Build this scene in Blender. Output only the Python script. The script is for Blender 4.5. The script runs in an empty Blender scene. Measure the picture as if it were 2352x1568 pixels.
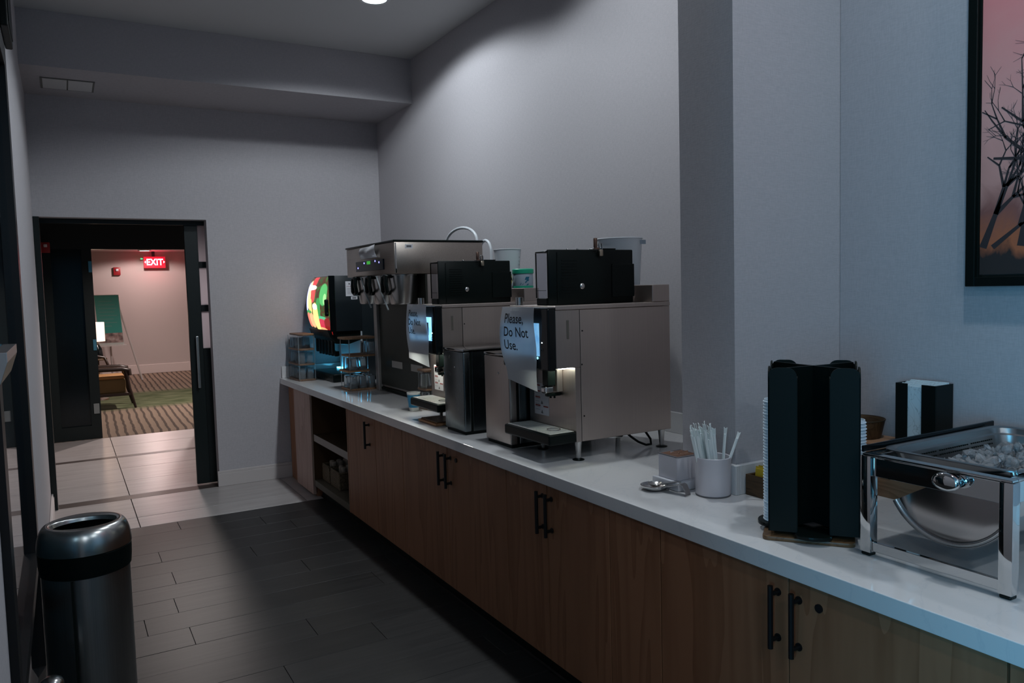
import bpy, bmesh, math, random
from mathutils import Vector, Matrix
random.seed(7)
SC = bpy.context.scene
COL = SC.collection

# ------------------------------------------------------------------ camera
cam_d = bpy.data.cameras.new('camera')
cam = bpy.data.objects.new('camera', cam_d)
COL.objects.link(cam)
cam_d.sensor_fit = 'HORIZONTAL'
cam_d.sensor_width = 36.0
cam_d.lens = 1783.8 / 2352 * 36.0
cam_d.clip_start = 0.02
cam_d.clip_end = 80
yaw, pitch, roll = math.radians(29.892), math.radians(-3.905), math.radians(-1.5185)
fw = Vector((math.sin(yaw) * math.cos(pitch), math.cos(yaw) * math.cos(pitch), math.sin(pitch)))
rt0 = Vector((math.cos(yaw), -math.sin(yaw), 0))
up0 = rt0.cross(fw)
rt = math.cos(roll) * rt0 + math.sin(roll) * up0
up = -math.sin(roll) * rt0 + math.cos(roll) * up0
mw = Matrix((rt, up, -fw)).transposed().to_4x4()
mw.translation = (0, 0, 1.65)
cam.matrix_world = mw
SC.camera = cam

# ------------------------------------------------------------------ world, exposure, large lights
world = bpy.data.worlds.new('world')
SC.world = world
world.use_nodes = True
wb = world.node_tree.nodes['Background']
wb.inputs[0].default_value = (0.20, 0.32, 0.42, 1)
wb.inputs[1].default_value = 0.03
SC.view_settings.view_transform = 'Standard'
SC.view_settings.look = 'None'
SC.view_settings.gamma = 1.0
SC.view_settings.use_curve_mapping = False
SC.view_settings.exposure = -0.20
SC.cycles.use_denoising = True
SC.cycles.max_bounces = 8
SC.cycles.transparent_max_bounces = 12
SC.cycles.sample_clamp_indirect = 3.0
SC.cycles.caustics_reflective = False
SC.cycles.caustics_refractive = False

def light(name, kind, loc, energy, color, size=0.1, aim=None, size_y=None, spot=None, blend=0.4, smooth=None):
    d = bpy.data.lights.new(name, kind)
    d.energy = energy
    d.color = color
    if kind == 'AREA':
        d.shape = 'RECTANGLE' if size_y else 'DISK'
        d.size = size
        if size_y: d.size_y = size_y
    else:
        d.shadow_soft_size = size
    if smooth:                                   # softened falloff, put in to tame the hot spot close to the lamp
        d.use_nodes = True
        em = d.node_tree.nodes['Emission']
        fo = d.node_tree.nodes.new('ShaderNodeLightFalloff')
        fo.inputs['Strength'].default_value = 1.0
        fo.inputs['Smooth'].default_value = smooth
        d.node_tree.links.new(fo.outputs['Quadratic'], em.inputs['Strength'])
    if kind == 'SPOT':
        d.spot_size = math.radians(spot)
        d.spot_blend = blend
    o = bpy.data.objects.new(name, d)
    COL.objects.link(o)
    o.location = loc
    dirv = Vector(aim) if aim else Vector((0, 0, -1))
    o.rotation_euler = dirv.to_track_quat('-Z', 'Y').to_euler()
    return o

COOL = (0.86, 0.94, 1.0)
DOWN = [(1.905, 5.03), (1.905, 3.03), (1.905, 1.03), (1.905, -0.97)]
for i, (x, y) in enumerate(DOWN):
    light('downlight_and_fill_lamp', 'SPOT', (x, y, 3.57), (150, 88, 64, 50)[i], COOL, 0.06, spot=158, blend=0.25, smooth=1.0)
# unseen fill lamps added in the dining room, behind the camera and to its left
for x, y in ((0.1, -1.6), (-1.9, -1.6), (0.1, -3.6), (-1.9, -3.6)):
    light('downlight_and_fill_lamp', 'SPOT', (x, y, 3.57), 44, COOL, 0.06, spot=160, blend=0.3, smooth=1.0)
# daylight from the big window of the dining room, to the left behind the camera
light('window_daylight', 'AREA', (-4.6, -1.6, 1.7), 330, (0.13, 0.60, 1.0), 3.0, aim=(1, 0.25, 0), size_y=2.2)
# lobby lamps beyond the doorway
light('lobby_lamp', 'SPOT', (1.53, 18.0, 2.62), 210, (1.0, 0.80, 0.76), 0.06, spot=165, blend=0.3, smooth=1.6)
light('lobby_lamp', 'SPOT', (1.95, 12.6, 2.62), 430, (1.0, 0.86, 0.81), 0.06, spot=165, blend=0.3)
light('lobby_lamp', 'SPOT', (1.0, 8.6, 2.60), 140, (1.0, 0.90, 0.86), 0.06, spot=150, blend=0.5)

# ------------------------------------------------------------------ materials
def mat(name, color, rough=0.5, metal=0.0, spec=0.5, emit=None, estr=0.0, trans=0.0, ior=1.45, alpha=1.0, coat=0.0):
    m = bpy.data.materials.new(name)
    m.use_nodes = True
    b = m.node_tree.nodes['Principled BSDF']
    b.inputs['Base Color'].default_value = (*color, 1)
    b.inputs['Roughness'].default_value = rough
    b.inputs['Metallic'].default_value = metal
    b.inputs['Specular IOR Level'].default_value = spec
    b.inputs['Transmission Weight'].default_value = trans
    b.inputs['IOR'].default_value = ior
    b.inputs['Alpha'].default_value = alpha
    b.inputs['Coat Weight'].default_value = coat
    if emit:
        b.inputs['Emission Color'].default_value = (*emit, 1)
        b.inputs['Emission Strength'].default_value = estr
    return m

def nd(m, kind, **kw):
    n = m.node_tree.nodes.new(kind)
    for k, v in kw.items():
        setattr(n, k, v)
    return n

def lk(m, a, b):
    m.node_tree.links.new(a, b)

def coords(m, scale=(1, 1, 1), kind='Object'):
    tc = nd(m, 'ShaderNodeTexCoord')
    mp = nd(m, 'ShaderNodeMapping')
    mp.inputs['Scale'].default_value = scale
    lk(m, tc.outputs[kind], mp.inputs['Vector'])
    return mp.outputs['Vector']

def ramp(m, fac, stops):
    r = nd(m, 'ShaderNodeValToRGB')
    e = r.color_ramp.elements
    while len(e) < len(stops):
        e.new(0.5)
    for i, (p, c) in enumerate(stops):
        e[i].position = p
        e[i].color = (*c, 1)
    lk(m, fac, r.inputs['Fac'])
    return r.outputs['Color']

def noise(m, vec, scale, detail=4, rough=0.5, dist=0.0):
    n = nd(m, 'ShaderNodeTexNoise')
    n.inputs['Scale'].default_value = scale
    n.inputs['Detail'].default_value = detail
    n.inputs['Roughness'].default_value = rough
    n.inputs['Distortion'].default_value = dist
    lk(m, vec, n.inputs['Vector'])
    return n.outputs['Fac']

def bump(m, fac, strength=0.2, dist=0.01):
    b = nd(m, 'ShaderNodeBump')
    b.inputs['Strength'].default_value = strength
    b.inputs['Distance'].default_value = dist
    lk(m, fac, b.inputs['Height'])
    lk(m, b.outputs['Normal'], m.node_tree.nodes['Principled BSDF'].inputs['Normal'])

def base(m, col):
    lk(m, col, m.node_tree.nodes['Principled BSDF'].inputs['Base Color'])

def rough_in(m, fac, lo, hi):
    r = nd(m, 'ShaderNodeMapRange')
    r.inputs['To Min'].default_value = lo
    r.inputs['To Max'].default_value = hi
    lk(m, fac, r.inputs['Value'])
    lk(m, r.outputs['Result'], m.node_tree.nodes['Principled BSDF'].inputs['Roughness'])

def wall_mat(name, c1, c2):
    m = mat(name, c1, 0.8, spec=0.25)
    v = coords(m, (260, 260, 40))
    v2 = coords(m, (40, 40, 300))
    n1, n2 = noise(m, v, 1.0, 2), noise(m, v2, 1.0, 2)
    mx = nd(m, 'ShaderNodeMath', operation='ADD')
    lk(m, n1, mx.inputs[0]); lk(m, n2, mx.inputs[1])
    half = nd(m, 'ShaderNodeMath', operation='MULTIPLY')
    lk(m, mx.outputs[0], half.inputs[0]); half.inputs[1].default_value = 0.5
    base(m, ramp(m, half.outputs[0], [(0.35, c2), (0.65, c1)]))
    bump(m, half.outputs[0], 0.12, 0.003)
    return m

def wood_mat(name, dark, mid, light_, axis='z', rough=0.45, scale=1.0, arch=True):
    m = mat(name, mid, rough, spec=0.35)
    s = {'z': (9, 9, 0.9), 'x': (0.9, 9, 9), 'y': (9, 0.9, 9)}[axis]
    v = coords(m, tuple(a * scale for a in s))
    n = noise(m, v, 1.0, 3, 0.5, 0.6)
    mul = nd(m, 'ShaderNodeMath', operation='MULTIPLY')
    lk(m, n, mul.inputs[0]); mul.inputs[1].default_value = 9.0 if arch else 3.0
    fr = nd(m, 'ShaderNodeMath', operation='FRACT')
    lk(m, mul.outputs[0], fr.inputs[0])
    f = noise(m, coords(m, tuple(a * scale * 14 for a in s)), 1.0, 3)
    mix = nd(m, 'ShaderNodeMath', operation='MULTIPLY_ADD')
    lk(m, f, mix.inputs[0]); mix.inputs[1].default_value = 0.6
    lk(m, fr.outputs[0], mix.inputs[2])
    base(m, ramp(m, mix.outputs[0], [(0.15, dark), (0.55, mid), (1.0, light_)]))
    bump(m, f, 0.08, 0.002)
    return m

def steel_mat(name, col, rough, axis='z', amt=0.10, streak=0.14):
    m = mat(name, col, rough, metal=1.0)
    s = {'z': (220, 220, 3), 'x': (3, 220, 220), 'y': (220, 3, 220)}[axis]
    n = noise(m, coords(m, s), 1.0, 3)
    big = noise(m, coords(m, (6, 6, 6)), 1.0, 2)
    c = tuple(max(0, a * (1 - streak)) for a in col)
    base(m, ramp(m, n, [(0.3, c), (0.7, col)]))
    rough_in(m, big, rough - amt * 0.5, rough + amt)
    bump(m, n, 0.05, 0.0008)
    return m

WALL = wall_mat('woven_wallcovering', (0.465, 0.445, 0.465), (0.405, 0.39, 0.41))
CEIL = mat('ceiling_paint', (0.58, 0.58, 0.58), 0.85, spec=0.2)
BASEB = mat('baseboard_paint', (0.52, 0.48, 0.47), 0.45)
QUARTZ = mat('white_quartz', (0.66, 0.65, 0.65), 0.075, spec=0.55)
v = coords(QUARTZ, (2.2, 2.2, 2.2))
q1 = noise(QUARTZ, v, 1.3, 8, 0.6, 1.6)
base(QUARTZ, ramp(QUARTZ, q1, [(0.48, (0.66, 0.65, 0.65)), (0.497, (0.615, 0.615, 0.625)), (0.515, (0.66, 0.65, 0.65))]))
OAK = wood_mat('oak_veneer', (0.215, 0.092, 0.045), (0.262, 0.117, 0.060), (0.305, 0.141, 0.074), 'z', 0.45, 0.42)
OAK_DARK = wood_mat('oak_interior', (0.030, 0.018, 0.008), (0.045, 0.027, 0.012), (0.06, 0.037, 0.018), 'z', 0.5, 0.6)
SHELF_EDGE = mat('shelf_edge', (0.36, 0.32, 0.29), 0.5)
BLACK = mat('black_plastic', (0.003, 0.006, 0.0055), 0.32, spec=0.20)
BLACKMAT = mat('black_matte', (0.0025, 0.0055, 0.0045), 0.55, spec=0.22)
BLACKGLOSS = mat('black_gloss', (0.003, 0.005, 0.006), 0.14, spec=0.4)
BLACKMETAL = mat('black_metal', (0.012, 0.012, 0.013), 0.38, metal=0.3)
DARKPAINT = mat('dark_door_paint', (0.006, 0.010, 0.010), 0.4, spec=0.4)
STEEL = steel_mat('brushed_steel', (0.46, 0.405, 0.375), 0.36, 'z', 0.06, 0.07)
STEEL_X = steel_mat('brushed_steel_long', (0.50, 0.43, 0.395), 0.42, 'z', 0.04, 0.05)
STEEL_DK = steel_mat('blued_steel', (0.15, 0.175, 0.185), 0.24, 'z')
SATIN = mat('satin_steel', (0.52, 0.51, 0.50), 0.27, metal=1.0)
GRILLE = mat('grille_steel', (0.62, 0.62, 0.60), 0.42, metal=0.5)
CHROME = mat('chrome', (0.62, 0.62, 0.62), 0.05, metal=1.0)
CHROME_DK = mat('dark_chrome', (0.30, 0.31, 0.32), 0.10, metal=1.0)
PANSTEEL = mat('pan_steel', (0.36, 0.345, 0.34), 0.30, metal=1.0)
CERAMIC = mat('white_ceramic', (0.62, 0.60, 0.64), 0.3)
WHITEPAPER = mat('wrapper_paper', (0.80, 0.86, 0.86), 0.6)
LIDWHITE = mat('lid_plastic', (0.60, 0.70, 0.78), 0.4)
GLASS = mat('clear_glass', (0.92, 0.96, 0.97), 0.03, trans=1.0, ior=1.45)
ACRYL = mat('clear_acrylic', (0.75, 0.82, 0.86), 0.06, trans=0.85, ior=1.2)
FROST = mat('frosted_plastic', (0.82, 0.86, 0.90), 0.45, trans=0.35, ior=1.15)
INK = mat('black_ink', (0.02, 0.02, 0.025), 0.6)
GREYINK = mat('grey_ink', (0.12, 0.12, 0.13), 0.6)
REDINK = mat('red_ink', (0.30, 0.04, 0.03), 0.6)
STICKER = mat('white_sticker', (0.66, 0.66, 0.69), 0.5)
WALNUT = wood_mat('walnut', (0.035, 0.018, 0.008), (0.060, 0.032, 0.014), (0.085, 0.048, 0.022), 'y', 0.5, 1.5)
PEACHWOOD = wood_mat('maple_riser', (0.26, 0.135, 0.075), (0.34, 0.185, 0.105), (0.40, 0.23, 0.14), 'y', 0.45, 1.2)
BROWNBOARD = wood_mat('brown_board', (0.085, 0.043, 0.020), (0.12, 0.064, 0.030), (0.15, 0.085, 0.042), 'x', 0.35, 1.5)
TAN = mat('tan_wood', (0.42, 0.20, 0.09), 0.5)
KRAFT = mat('raw_sugar_paper', (0.35, 0.20, 0.14), 0.7)
YELLOW = mat('yellow_packet', (0.62, 0.40, 0.02), 0.6)
GROUT = mat('grout', (0.10, 0.08, 0.075), 0.8)
BAND = mat('dark_stone_band', (0.060, 0.045, 0.040), 0.4)

TILE = mat('pale_floor_tile', (0.38, 0.35, 0.34), 0.32, spec=0.4)
v = coords(TILE, (1.2, 7, 1))
base(TILE, ramp(TILE, noise(TILE, v, 2.0, 5), [(0.3, (0.34, 0.31, 0.305)), (0.7, (0.42, 0.39, 0.38))]))

def plank_mat(name, k):
    m = mat(name, (0.03, 0.028, 0.027), 0.42, spec=0.35)
    v = coords(m, (1.6, 26, 1))
    c1, c2, c3 = [(a * k, b * k, c * k) for a, b, c in ((0.016, 0.0155, 0.0155), (0.024, 0.023, 0.0225), (0.036, 0.034, 0.033))]
    n = noise(m, v, 1.5, 6, 0.6, 0.4)
    base(m, ramp(m, n, [(0.3, c1), (0.55, c2), (0.8, c3)]))
    bump(m, n, 0.10, 0.002)
    return m
PLANKS = [plank_mat('grey_plank_%s' % n, k) for n, k in (('dark', 0.88), ('mid', 1.0), ('pale', 1.12))]

CARPET = mat('striped_carpet', (0.15, 0.12, 0.09), 0.95, spec=0.1)
tc = nd(CARPET, 'ShaderNodeTexCoord')
sx = nd(CARPET, 'ShaderNodeSeparateXYZ')
lk(CARPET, tc.outputs['Object'], sx.inputs[0])
nz = noise(CARPET, tc.outputs['Object'], 2.0, 2)
m1 = nd(CARPET, 'ShaderNodeMath', operation='MULTIPLY_ADD')
lk(CARPET, nz, m1.inputs[0]); m1.inputs[1].default_value = 0.05
lk(CARPET, sx.outputs['X'], m1.inputs[2])
m2 = nd(CARPET, 'ShaderNodeMath', operation='MULTIPLY_ADD')
lk(CARPET, sx.outputs['Y'], m2.inputs[0]); m2.inputs[1].default_value = -0.02
lk(CARPET, m1.outputs[0], m2.inputs[2])
m3 = nd(CARPET, 'ShaderNodeMath', operation='MULTIPLY')
lk(CARPET, m2.outputs[0], m3.inputs[0]); m3.inputs[1].default_value = 10.5
m4 = nd(CARPET, 'ShaderNodeMath', operation='FRACT')
lk(CARPET, m3.outputs[0], m4.inputs[0])
cA = ramp(CARPET, m4.outputs[0], [(0.0, (0.07, 0.055, 0.045)), (0.28, (0.08, 0.06, 0.05)), (0.38, (0.22, 0.165, 0.125)), (0.9, (0.20, 0.15, 0.115))])
cB = ramp(CARPET, noise(CARPET, coords(CARPET, (3, 9, 1)), 1.0, 4), [(0.35, (0.05, 0.065, 0.03)), (0.65, (0.12, 0.13, 0.075))])
bn = nd(CARPET, 'ShaderNodeMapRange')
lk(CARPET, sx.outputs['Y'], bn.inputs['Value'])
d1 = nd(CARPET, 'ShaderNodeMath', operation='SUBTRACT'); lk(CARPET, sx.outputs['Y'], d1.inputs[0]); d1.inputs[1].default_value = 14.0
d2 = nd(CARPET, 'ShaderNodeMath', operation='ABSOLUTE'); lk(CARPET, d1.outputs[0], d2.inputs[0])
bn.inputs['From Min'].default_value = 0.9; bn.inputs['From Max'].default_value = 1.3
bn.inputs['To Min'].default_value = 1.0; bn.inputs['To Max'].default_value = 0.0
lk(CARPET, d2.outputs[0], bn.inputs['Value'])
mxc = nd(CARPET, 'ShaderNodeMix', data_type='RGBA')
lk(CARPET, bn.outputs['Result'], mxc.inputs['Factor'])
lk(CARPET, cA, mxc.inputs['A']); lk(CARPET, cB, mxc.inputs['B'])
base(CARPET, mxc.outputs['Result'])

LOBBYWALL = mat('lobby_wall_paint', (0.46, 0.40, 0.385), 0.8, spec=0.2)

def emitter(name, col, s):
    return mat(name, (0.02, 0.02, 0.02), 0.4, emit=col, estr=s)

def paper_mat():
    m = bpy.data.materials.new('printer_paper')
    m.use_nodes = True
    nt = m.node_tree
    nt.nodes.remove(nt.nodes['Principled BSDF'])
    d = nd(m, 'ShaderNodeBsdfDiffuse'); d.inputs[0].default_value = (0.74, 0.74, 0.77, 1)
    t = nd(m, 'ShaderNodeBsdfTranslucent'); t.inputs[0].default_value = (0.55, 0.58, 0.62, 1)
    x = nd(m, 'ShaderNodeMixShader'); x.inputs[0].default_value = 0.3
    lk(m, d.outputs[0], x.inputs[1]); lk(m, t.outputs[0], x.inputs[2])
    lk(m, x.outputs[0], nt.nodes['Material Output'].inputs[0])
    return m
PAPER = paper_mat()

def window_glass(name, tint, gloss=0.25):
    m = bpy.data.materials.new(name)
    m.use_nodes = True
    nt = m.node_tree
    nt.nodes.remove(nt.nodes['Principled BSDF'])
    g = nd(m, 'ShaderNodeBsdfGlossy'); g.inputs['Roughness'].default_value = 0.02
    g.inputs[0].default_value = (0.9, 0.95, 1, 1)
    t = nd(m, 'ShaderNodeBsdfTransparent'); t.inputs[0].default_value = (*tint, 1)
    f = nd(m, 'ShaderNodeFresnel'); f.inputs[0].default_value = 1.45 + gloss
    ge = nd(m, 'ShaderNodeNewGeometry')
    inv = nd(m, 'ShaderNodeMath', operation='SUBTRACT'); inv.inputs[0].default_value = 1.0
    lk(m, ge.outputs['Backfacing'], inv.inputs[1])
    fm = nd(m, 'ShaderNodeMath', operation='MULTIPLY')
    lk(m, f.outputs[0], fm.inputs[0]); lk(m, inv.outputs[0], fm.inputs[1])
    x = nd(m, 'ShaderNodeMixShader')
    lk(m, fm.outputs[0], x.inputs[0]); lk(m, t.outputs[0], x.inputs[1]); lk(m, g.outputs[0], x.inputs[2])
    lk(m, x.outputs[0], nt.nodes['Material Output'].inputs[0])
    return m
PANE = window_glass('window_pane', (0.75, 0.85, 0.88))
CLEARP = window_glass('clear_hopper', (0.90, 0.90, 0.92), 0.0)

# ------------------------------------------------------------------ mesh helpers
class MB:
    def __init__(self):
        self.bm = bmesh.new()
    def box(self, x0, x1, y0, y1, z0, z1, bev=0.0, seg=2):
        b = bmesh.new()
        bmesh.ops.create_cube(b, size=1.0)
        for v in b.verts:
            v.co = Vector(((x0 + x1) / 2 + v.co.x * (x1 - x0), (y0 + y1) / 2 + v.co.y * (y1 - y0), (z0 + z1) / 2 + v.co.z * (z1 - z0)))
        if bev > 0:
            bmesh.ops.bevel(b, geom=b.edges[:], offset=bev, segments=seg, profile=0.5, affect='EDGES')
        self.add(b)
        return self
    def add(self, b, M=None):
        if M is not None:
            bmesh.ops.transform(b, matrix=M, verts=b.verts[:])
        tmp = bpy.data.meshes.new('tmp')
        b.to_mesh(tmp); b.free()
        self.bm.from_mesh(tmp)
        bpy.data.meshes.remove(tmp)
    def cyl(self, c, r0, h, r1=None, n=24, axis='z', caps=True):
        b = bmesh.new()
        bmesh.ops.create_cone(b, cap_ends=caps, cap_tris=False, segments=n, radius1=r0, radius2=r0 if r1 is None else r1, depth=h)
        R = {'z': Matrix(), 'x': Matrix.Rotation(math.pi / 2, 4, 'Y'), 'y': Matrix.Rotation(-math.pi / 2, 4, 'X')}[axis]
        self.add(b, Matrix.Translation(Vector(c)) @ R @ Matrix.Translation((0, 0, h / 2)))
        return self
    def lathe(self, c, prof, n=40, rot=None, close=False):
        b = bmesh.new()
        rings = []
        for r, z in prof:
            if r < 1e-6:
                rings.append([b.verts.new((0, 0, z))])
            else:
                rings.append([b.verts.new((r * math.cos(2 * math.pi * i / n), r * math.sin(2 * math.pi * i / n), z)) for i in range(n)])
        pairs = list(zip(rings, rings[1:]))
        if close: pairs.append((rings[-1], rings[0]))
        for A, B in pairs:
            for i in range(n):
                j = (i + 1) % n
                q = [A[i % len(A)], A[j % len(A)], B[j % len(B)], B[i % len(B)]]
                u = []
                for w in q:
                    if w not in u: u.append(w)
                if len(u) > 2: b.faces.new(u)
        bmesh.ops.recalc_face_normals(b, faces=b.faces[:])
        M = Matrix.Translation(Vector(c))
        if rot is not None: M = M @ rot
        self.add(b, M)
        return self
    def tube(self, pts, r, n=10, caps=True):
        b = bmesh.new()
        pts = [Vector(p) for p in pts]
        rs = r if isinstance(r, (list, tuple)) else [r] * len(pts)
        rings = []
        prev = None
        for i, p in enumerate(pts):
            t = (pts[min(i + 1, len(pts) - 1)] - pts[max(i - 1, 0)]).normalized()
            if prev is None:
                a = Vector((0, 0, 1)) if abs(t.z) < 0.9 else Vector((1, 0, 0))
                u = t.cross(a).normalized()
            else:
                u = (prev - t * prev.dot(t)).normalized()
            prev = u
            w = t.cross(u)
            rings.append([b.verts.new(p + rs[i] * (math.cos(2 * math.pi * k / n) * u + math.sin(2 * math.pi * k / n) * w)) for k in range(n)])
        for A, B in zip(rings, rings[1:]):
            for k in range(n):
                b.faces.new([A[k], A[(k + 1) % n], B[(k + 1) % n], B[k]])
        if caps:
            b.faces.new(rings[0][::-1]); b.faces.new(rings[-1])
        bmesh.ops.recalc_face_normals(b, faces=b.faces[:])
        self.add(b)
        return self
    def prism(self, poly, axis, a, bb, bev=0.0):
        """poly: 2-D outline; axis: extrusion axis. (x: poly=(y,z)), (y: poly=(x,z)), (z: poly=(x,y))"""
        b = bmesh.new()
        def P(p, t):
            return {'x': (t, p[0], p[1]), 'y': (p[0], t, p[1]), 'z': (p[0], p[1], t)}[axis]
        lo = [b.verts.new(P(p, a)) for p in poly]
        hi = [b.verts.new(P(p, bb)) for p in poly]
        n = len(poly)
        b.faces.new(lo); b.faces.new(hi[::-1])
        for i in range(n):
            b.faces.new([lo[i], hi[i], hi[(i + 1) % n], lo[(i + 1) % n]])
        bmesh.ops.recalc_face_normals(b, faces=b.faces[:])
        if bev: bmesh.ops.bevel(b, geom=b.edges[:], offset=bev, segments=2, profile=0.5, affect='EDGES')
        self.add(b)
        return self
    def grid(self, fn, nu, nv):
        b = bmesh.new()
        V = [[b.verts.new(fn(i / nu, j / nv)) for j in range(nv + 1)] for i in range(nu + 1)]
        for i in range(nu):
            for j in range(nv):
                b.faces.new([V[i][j], V[i + 1][j], V[i + 1][j + 1], V[i][j + 1]])
        self.add(b)
        return self
    def quad(self, *p):
        b = bmesh.new()
        b.faces.new([b.verts.new(q) for q in p])
        self.add(b)
        return self
    def xf(self, M):
        bmesh.ops.transform(self.bm, matrix=M, verts=self.bm.verts[:])
        return self

def origin(o):
    p = Vector((0, 0, 0))
    while o is not None:
        p += Vector(o.location); o = o.parent
    return p

def obj(name, mb, m, parent=None, smooth=None, label=None, kind=None):
    """one mesh object; geometry is given in world coordinates"""
    me = bpy.data.meshes.new(name)
    if parent is not None:
        bmesh.ops.translate(mb.bm, vec=-origin(parent), verts=mb.bm.verts[:])
    mb.bm.to_mesh(me); mb.bm.free()
    me.materials.append(m)
    if smooth is not None:
        me.shade_smooth()
        me.set_sharp_from_angle(angle=math.radians(smooth))
    o = bpy.data.objects.new(name, me)
    COL.objects.link(o)
    if parent is not None: o.parent = parent
    if label: o['label'] = label
    if kind: o['kind'] = kind
    return o

def recenter(o):
    """move a top-level mesh's origin to the centre of its base"""
    me = o.data
    xs = [v.co for v in me.vertices]
    c = Vector(((min(v.x for v in xs) + max(v.x for v in xs)) / 2, (min(v.y for v in xs) + max(v.y for v in xs)) / 2, min(v.z for v in xs)))
    me.transform(Matrix.Translation(-c))
    o.location = Vector(o.location) + c
    return o

def tag(o, label, cat, group=None):
    o['label'] = label; o['category'] = cat
    if group: o['group'] = group
    return o

def thing(name, label, cat, loc=(0, 0, 0), group=None):
    o = bpy.data.objects.new(name, None)
    COL.objects.link(o)
    o.empty_display_size = 0.05
    o.location = loc
    return tag(o, label, cat, group)

def struct(name, mb, m, parent=None, smooth=None):
    o = obj(name, mb, m, parent, smooth)
    if parent is None: o['kind'] = 'structure'
    return o

def dup(root, delta=(0, 0, 0), label=None, group=None, skip=(), rotz=None):
    r = root.copy(); COL.objects.link(r)
    r.location = Vector(root.location) + Vector(delta)
    if rotz is not None: r.rotation_euler = (0, 0, rotz)
    if label: r['label'] = label
    if group: r['group'] = group
    for ch in list(root.children):
        if ch.name.split('.')[0] in skip: continue
        c = ch.copy(); COL.objects.link(c); c.parent = r
        for g in list(ch.children):
            d = g.copy(); COL.objects.link(d); d.parent = c
    return r

def text_mesh(body, size, spacing=1.0, line=1.0, bold=0.0):
    cu = bpy.data.curves.new('txt', 'FONT')
    cu.body = body; cu.size = size; cu.space_character = spacing; cu.space_line = line
    cu.resolution_u = 3; cu.offset = bold
    o = bpy.data.objects.new('txt', cu)
    COL.objects.link(o)
    dg = bpy.context.evaluated_depsgraph_get()
    me = bpy.data.meshes.new_from_object(o.evaluated_get(dg))
    b = bmesh.new(); b.from_mesh(me)
    bpy.data.objects.remove(o); bpy.data.curves.remove(cu); bpy.data.meshes.remove(me)
    bmesh.ops.triangulate(b, faces=b.faces[:])
    return b

ZT = 0.9026       # countertop height

# ------------------------------------------------------------------ room shell
fl = bpy.data.objects.new('floor', None); COL.objects.link(fl); fl['kind'] = 'structure'
obj('subfloor', MB().box(-4.8, 4.2, -4.7, 19.0, -0.12, -0.012), GROUT, fl)
obj('floor_sheet', MB().box(-4.7, 4.0, -4.6, 0.72, -0.0115, 0.0), PLANKS[1], fl)
# planks, laid across the room
PW, top = 0.2245, 6.130
joint = {0: 0.634, 3: 0.442, 7: 0.432}
for r in range(24):
    y1 = top - r * PW
    y0 = y1 - PW
    off = joint.get(r, random.uniform(-0.15, 1.0))
    xs = [-0.168] + sorted(x for x in (off - 1.22, off, off + 1.22) if -0.05 < x < 1.66) + [1.735]
    for a, b in zip(xs, xs[1:]):
        obj('plank', MB().box(a + 0.0012, b - 0.0012, y0 + 0.001, y1 - 0.001, -0.0115, random.uniform(-0.0006, 0.0004), 0.0008, 1), random.choice(PLANKS), fl)
obj('floor_sheet', MB().box(-4.7, -0.172, 0.722, 7.0, -0.0115, -0.0005), PLANKS[0], fl)
# pale tiles at the doorway and in the vestibule
for (ya, yb) in ((6.133, 6.430), (6.430, 7.058), (7.205, 7.80), (7.80, 8.40), (8.40, 9.00), (9.10, 9.75), (9.75, 10.39)):
    for (xa, xb) in ((-0.80, 0.39), (0.39, 1.60), (1.60, 2.60)):
        if yb < 7.1:
            xa, xb = max(xa, -0.168), min(xb, 1.735)
        if xb - xa < 0.05: continue
        obj('tile', MB().box(xa + 0.003, xb - 0.003, ya + 0.003, yb - 0.003, -0.0115, random.uniform(-0.0004, 0.0003), 0.001, 1), TILE, fl)
obj('stone_band', MB().box(-0.168, 2.6, 7.06, 7.203, -0.0115, 0.0), BAND, fl)
obj('stone_band', MB().box(-0.80, 2.6, 9.003, 9.097, -0.0115, 0.0), BAND, fl)
obj('carpet', MB().box(-3.0, 4.0, 10.395, 18.72, -0.0115, 0.002), CARPET, fl)

# ceilings and the dropped beam
struct('ceiling', MB().box(-4.8, 2.78, -4.7, 7.18, 3.60, 3.72), CEIL)
struct('beam_back', MB().box(-0.17, 2.65, 6.20, 7.06, 3.23, 3.599), WALL)
struct('ceiling_lobby', MB().box(-3.0, 4.2, 7.19, 18.9, 2.66, 2.76), mat('lobby_ceiling', (0.50, 0.44, 0.43), 0.8))

# walls
struct('wall_back', MB().box(1.09, 2.65, 7.06, 7.18, 0, 3.6).box(-0.29, 1.09, 7.06, 7.18, 2.30, 3.6), WALL)
struct('wall_left', MB().box(-0.29, -0.17, 3.90, 7.18, 0, 3.6).box(-0.29, -0.17, 2.30, 3.90, 2.70, 3.6).box(-0.29, -0.17, 0.30, 2.30, 0, 3.6), WALL)  # nearest stretch, out of view, is added solid to cut off the window light
struct('wall_right', MB().box(2.65, 2.78, 2.237, 7.18, 0, 3.6), WALL)
struct('wall_right_column', MB().box(2.03, 2.78, 1.965, 2.235, 0, 3.6), WALL)
struct('wall_right_near', MB().box(2.59, 2.78, -4.7, 1.963, 0, 3.6), WALL)
struct('wall_rear', MB().box(-4.8, 2.78, -4.75, -4.6, 0, 3.6), mat('rear_wall_paint', (0.10, 0.17, 0.20), 0.8))
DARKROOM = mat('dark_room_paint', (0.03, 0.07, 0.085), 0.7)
struct('wall_left_far', MB().box(-1.5, -1.4, 0.3, 7.18, 0, 3.6).box(-4.8, -1.4, 0.2, 0.3, 0, 3.6).box(-1.4, -0.29, 7.05, 7.18, 0, 3.6), DARKROOM)
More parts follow.
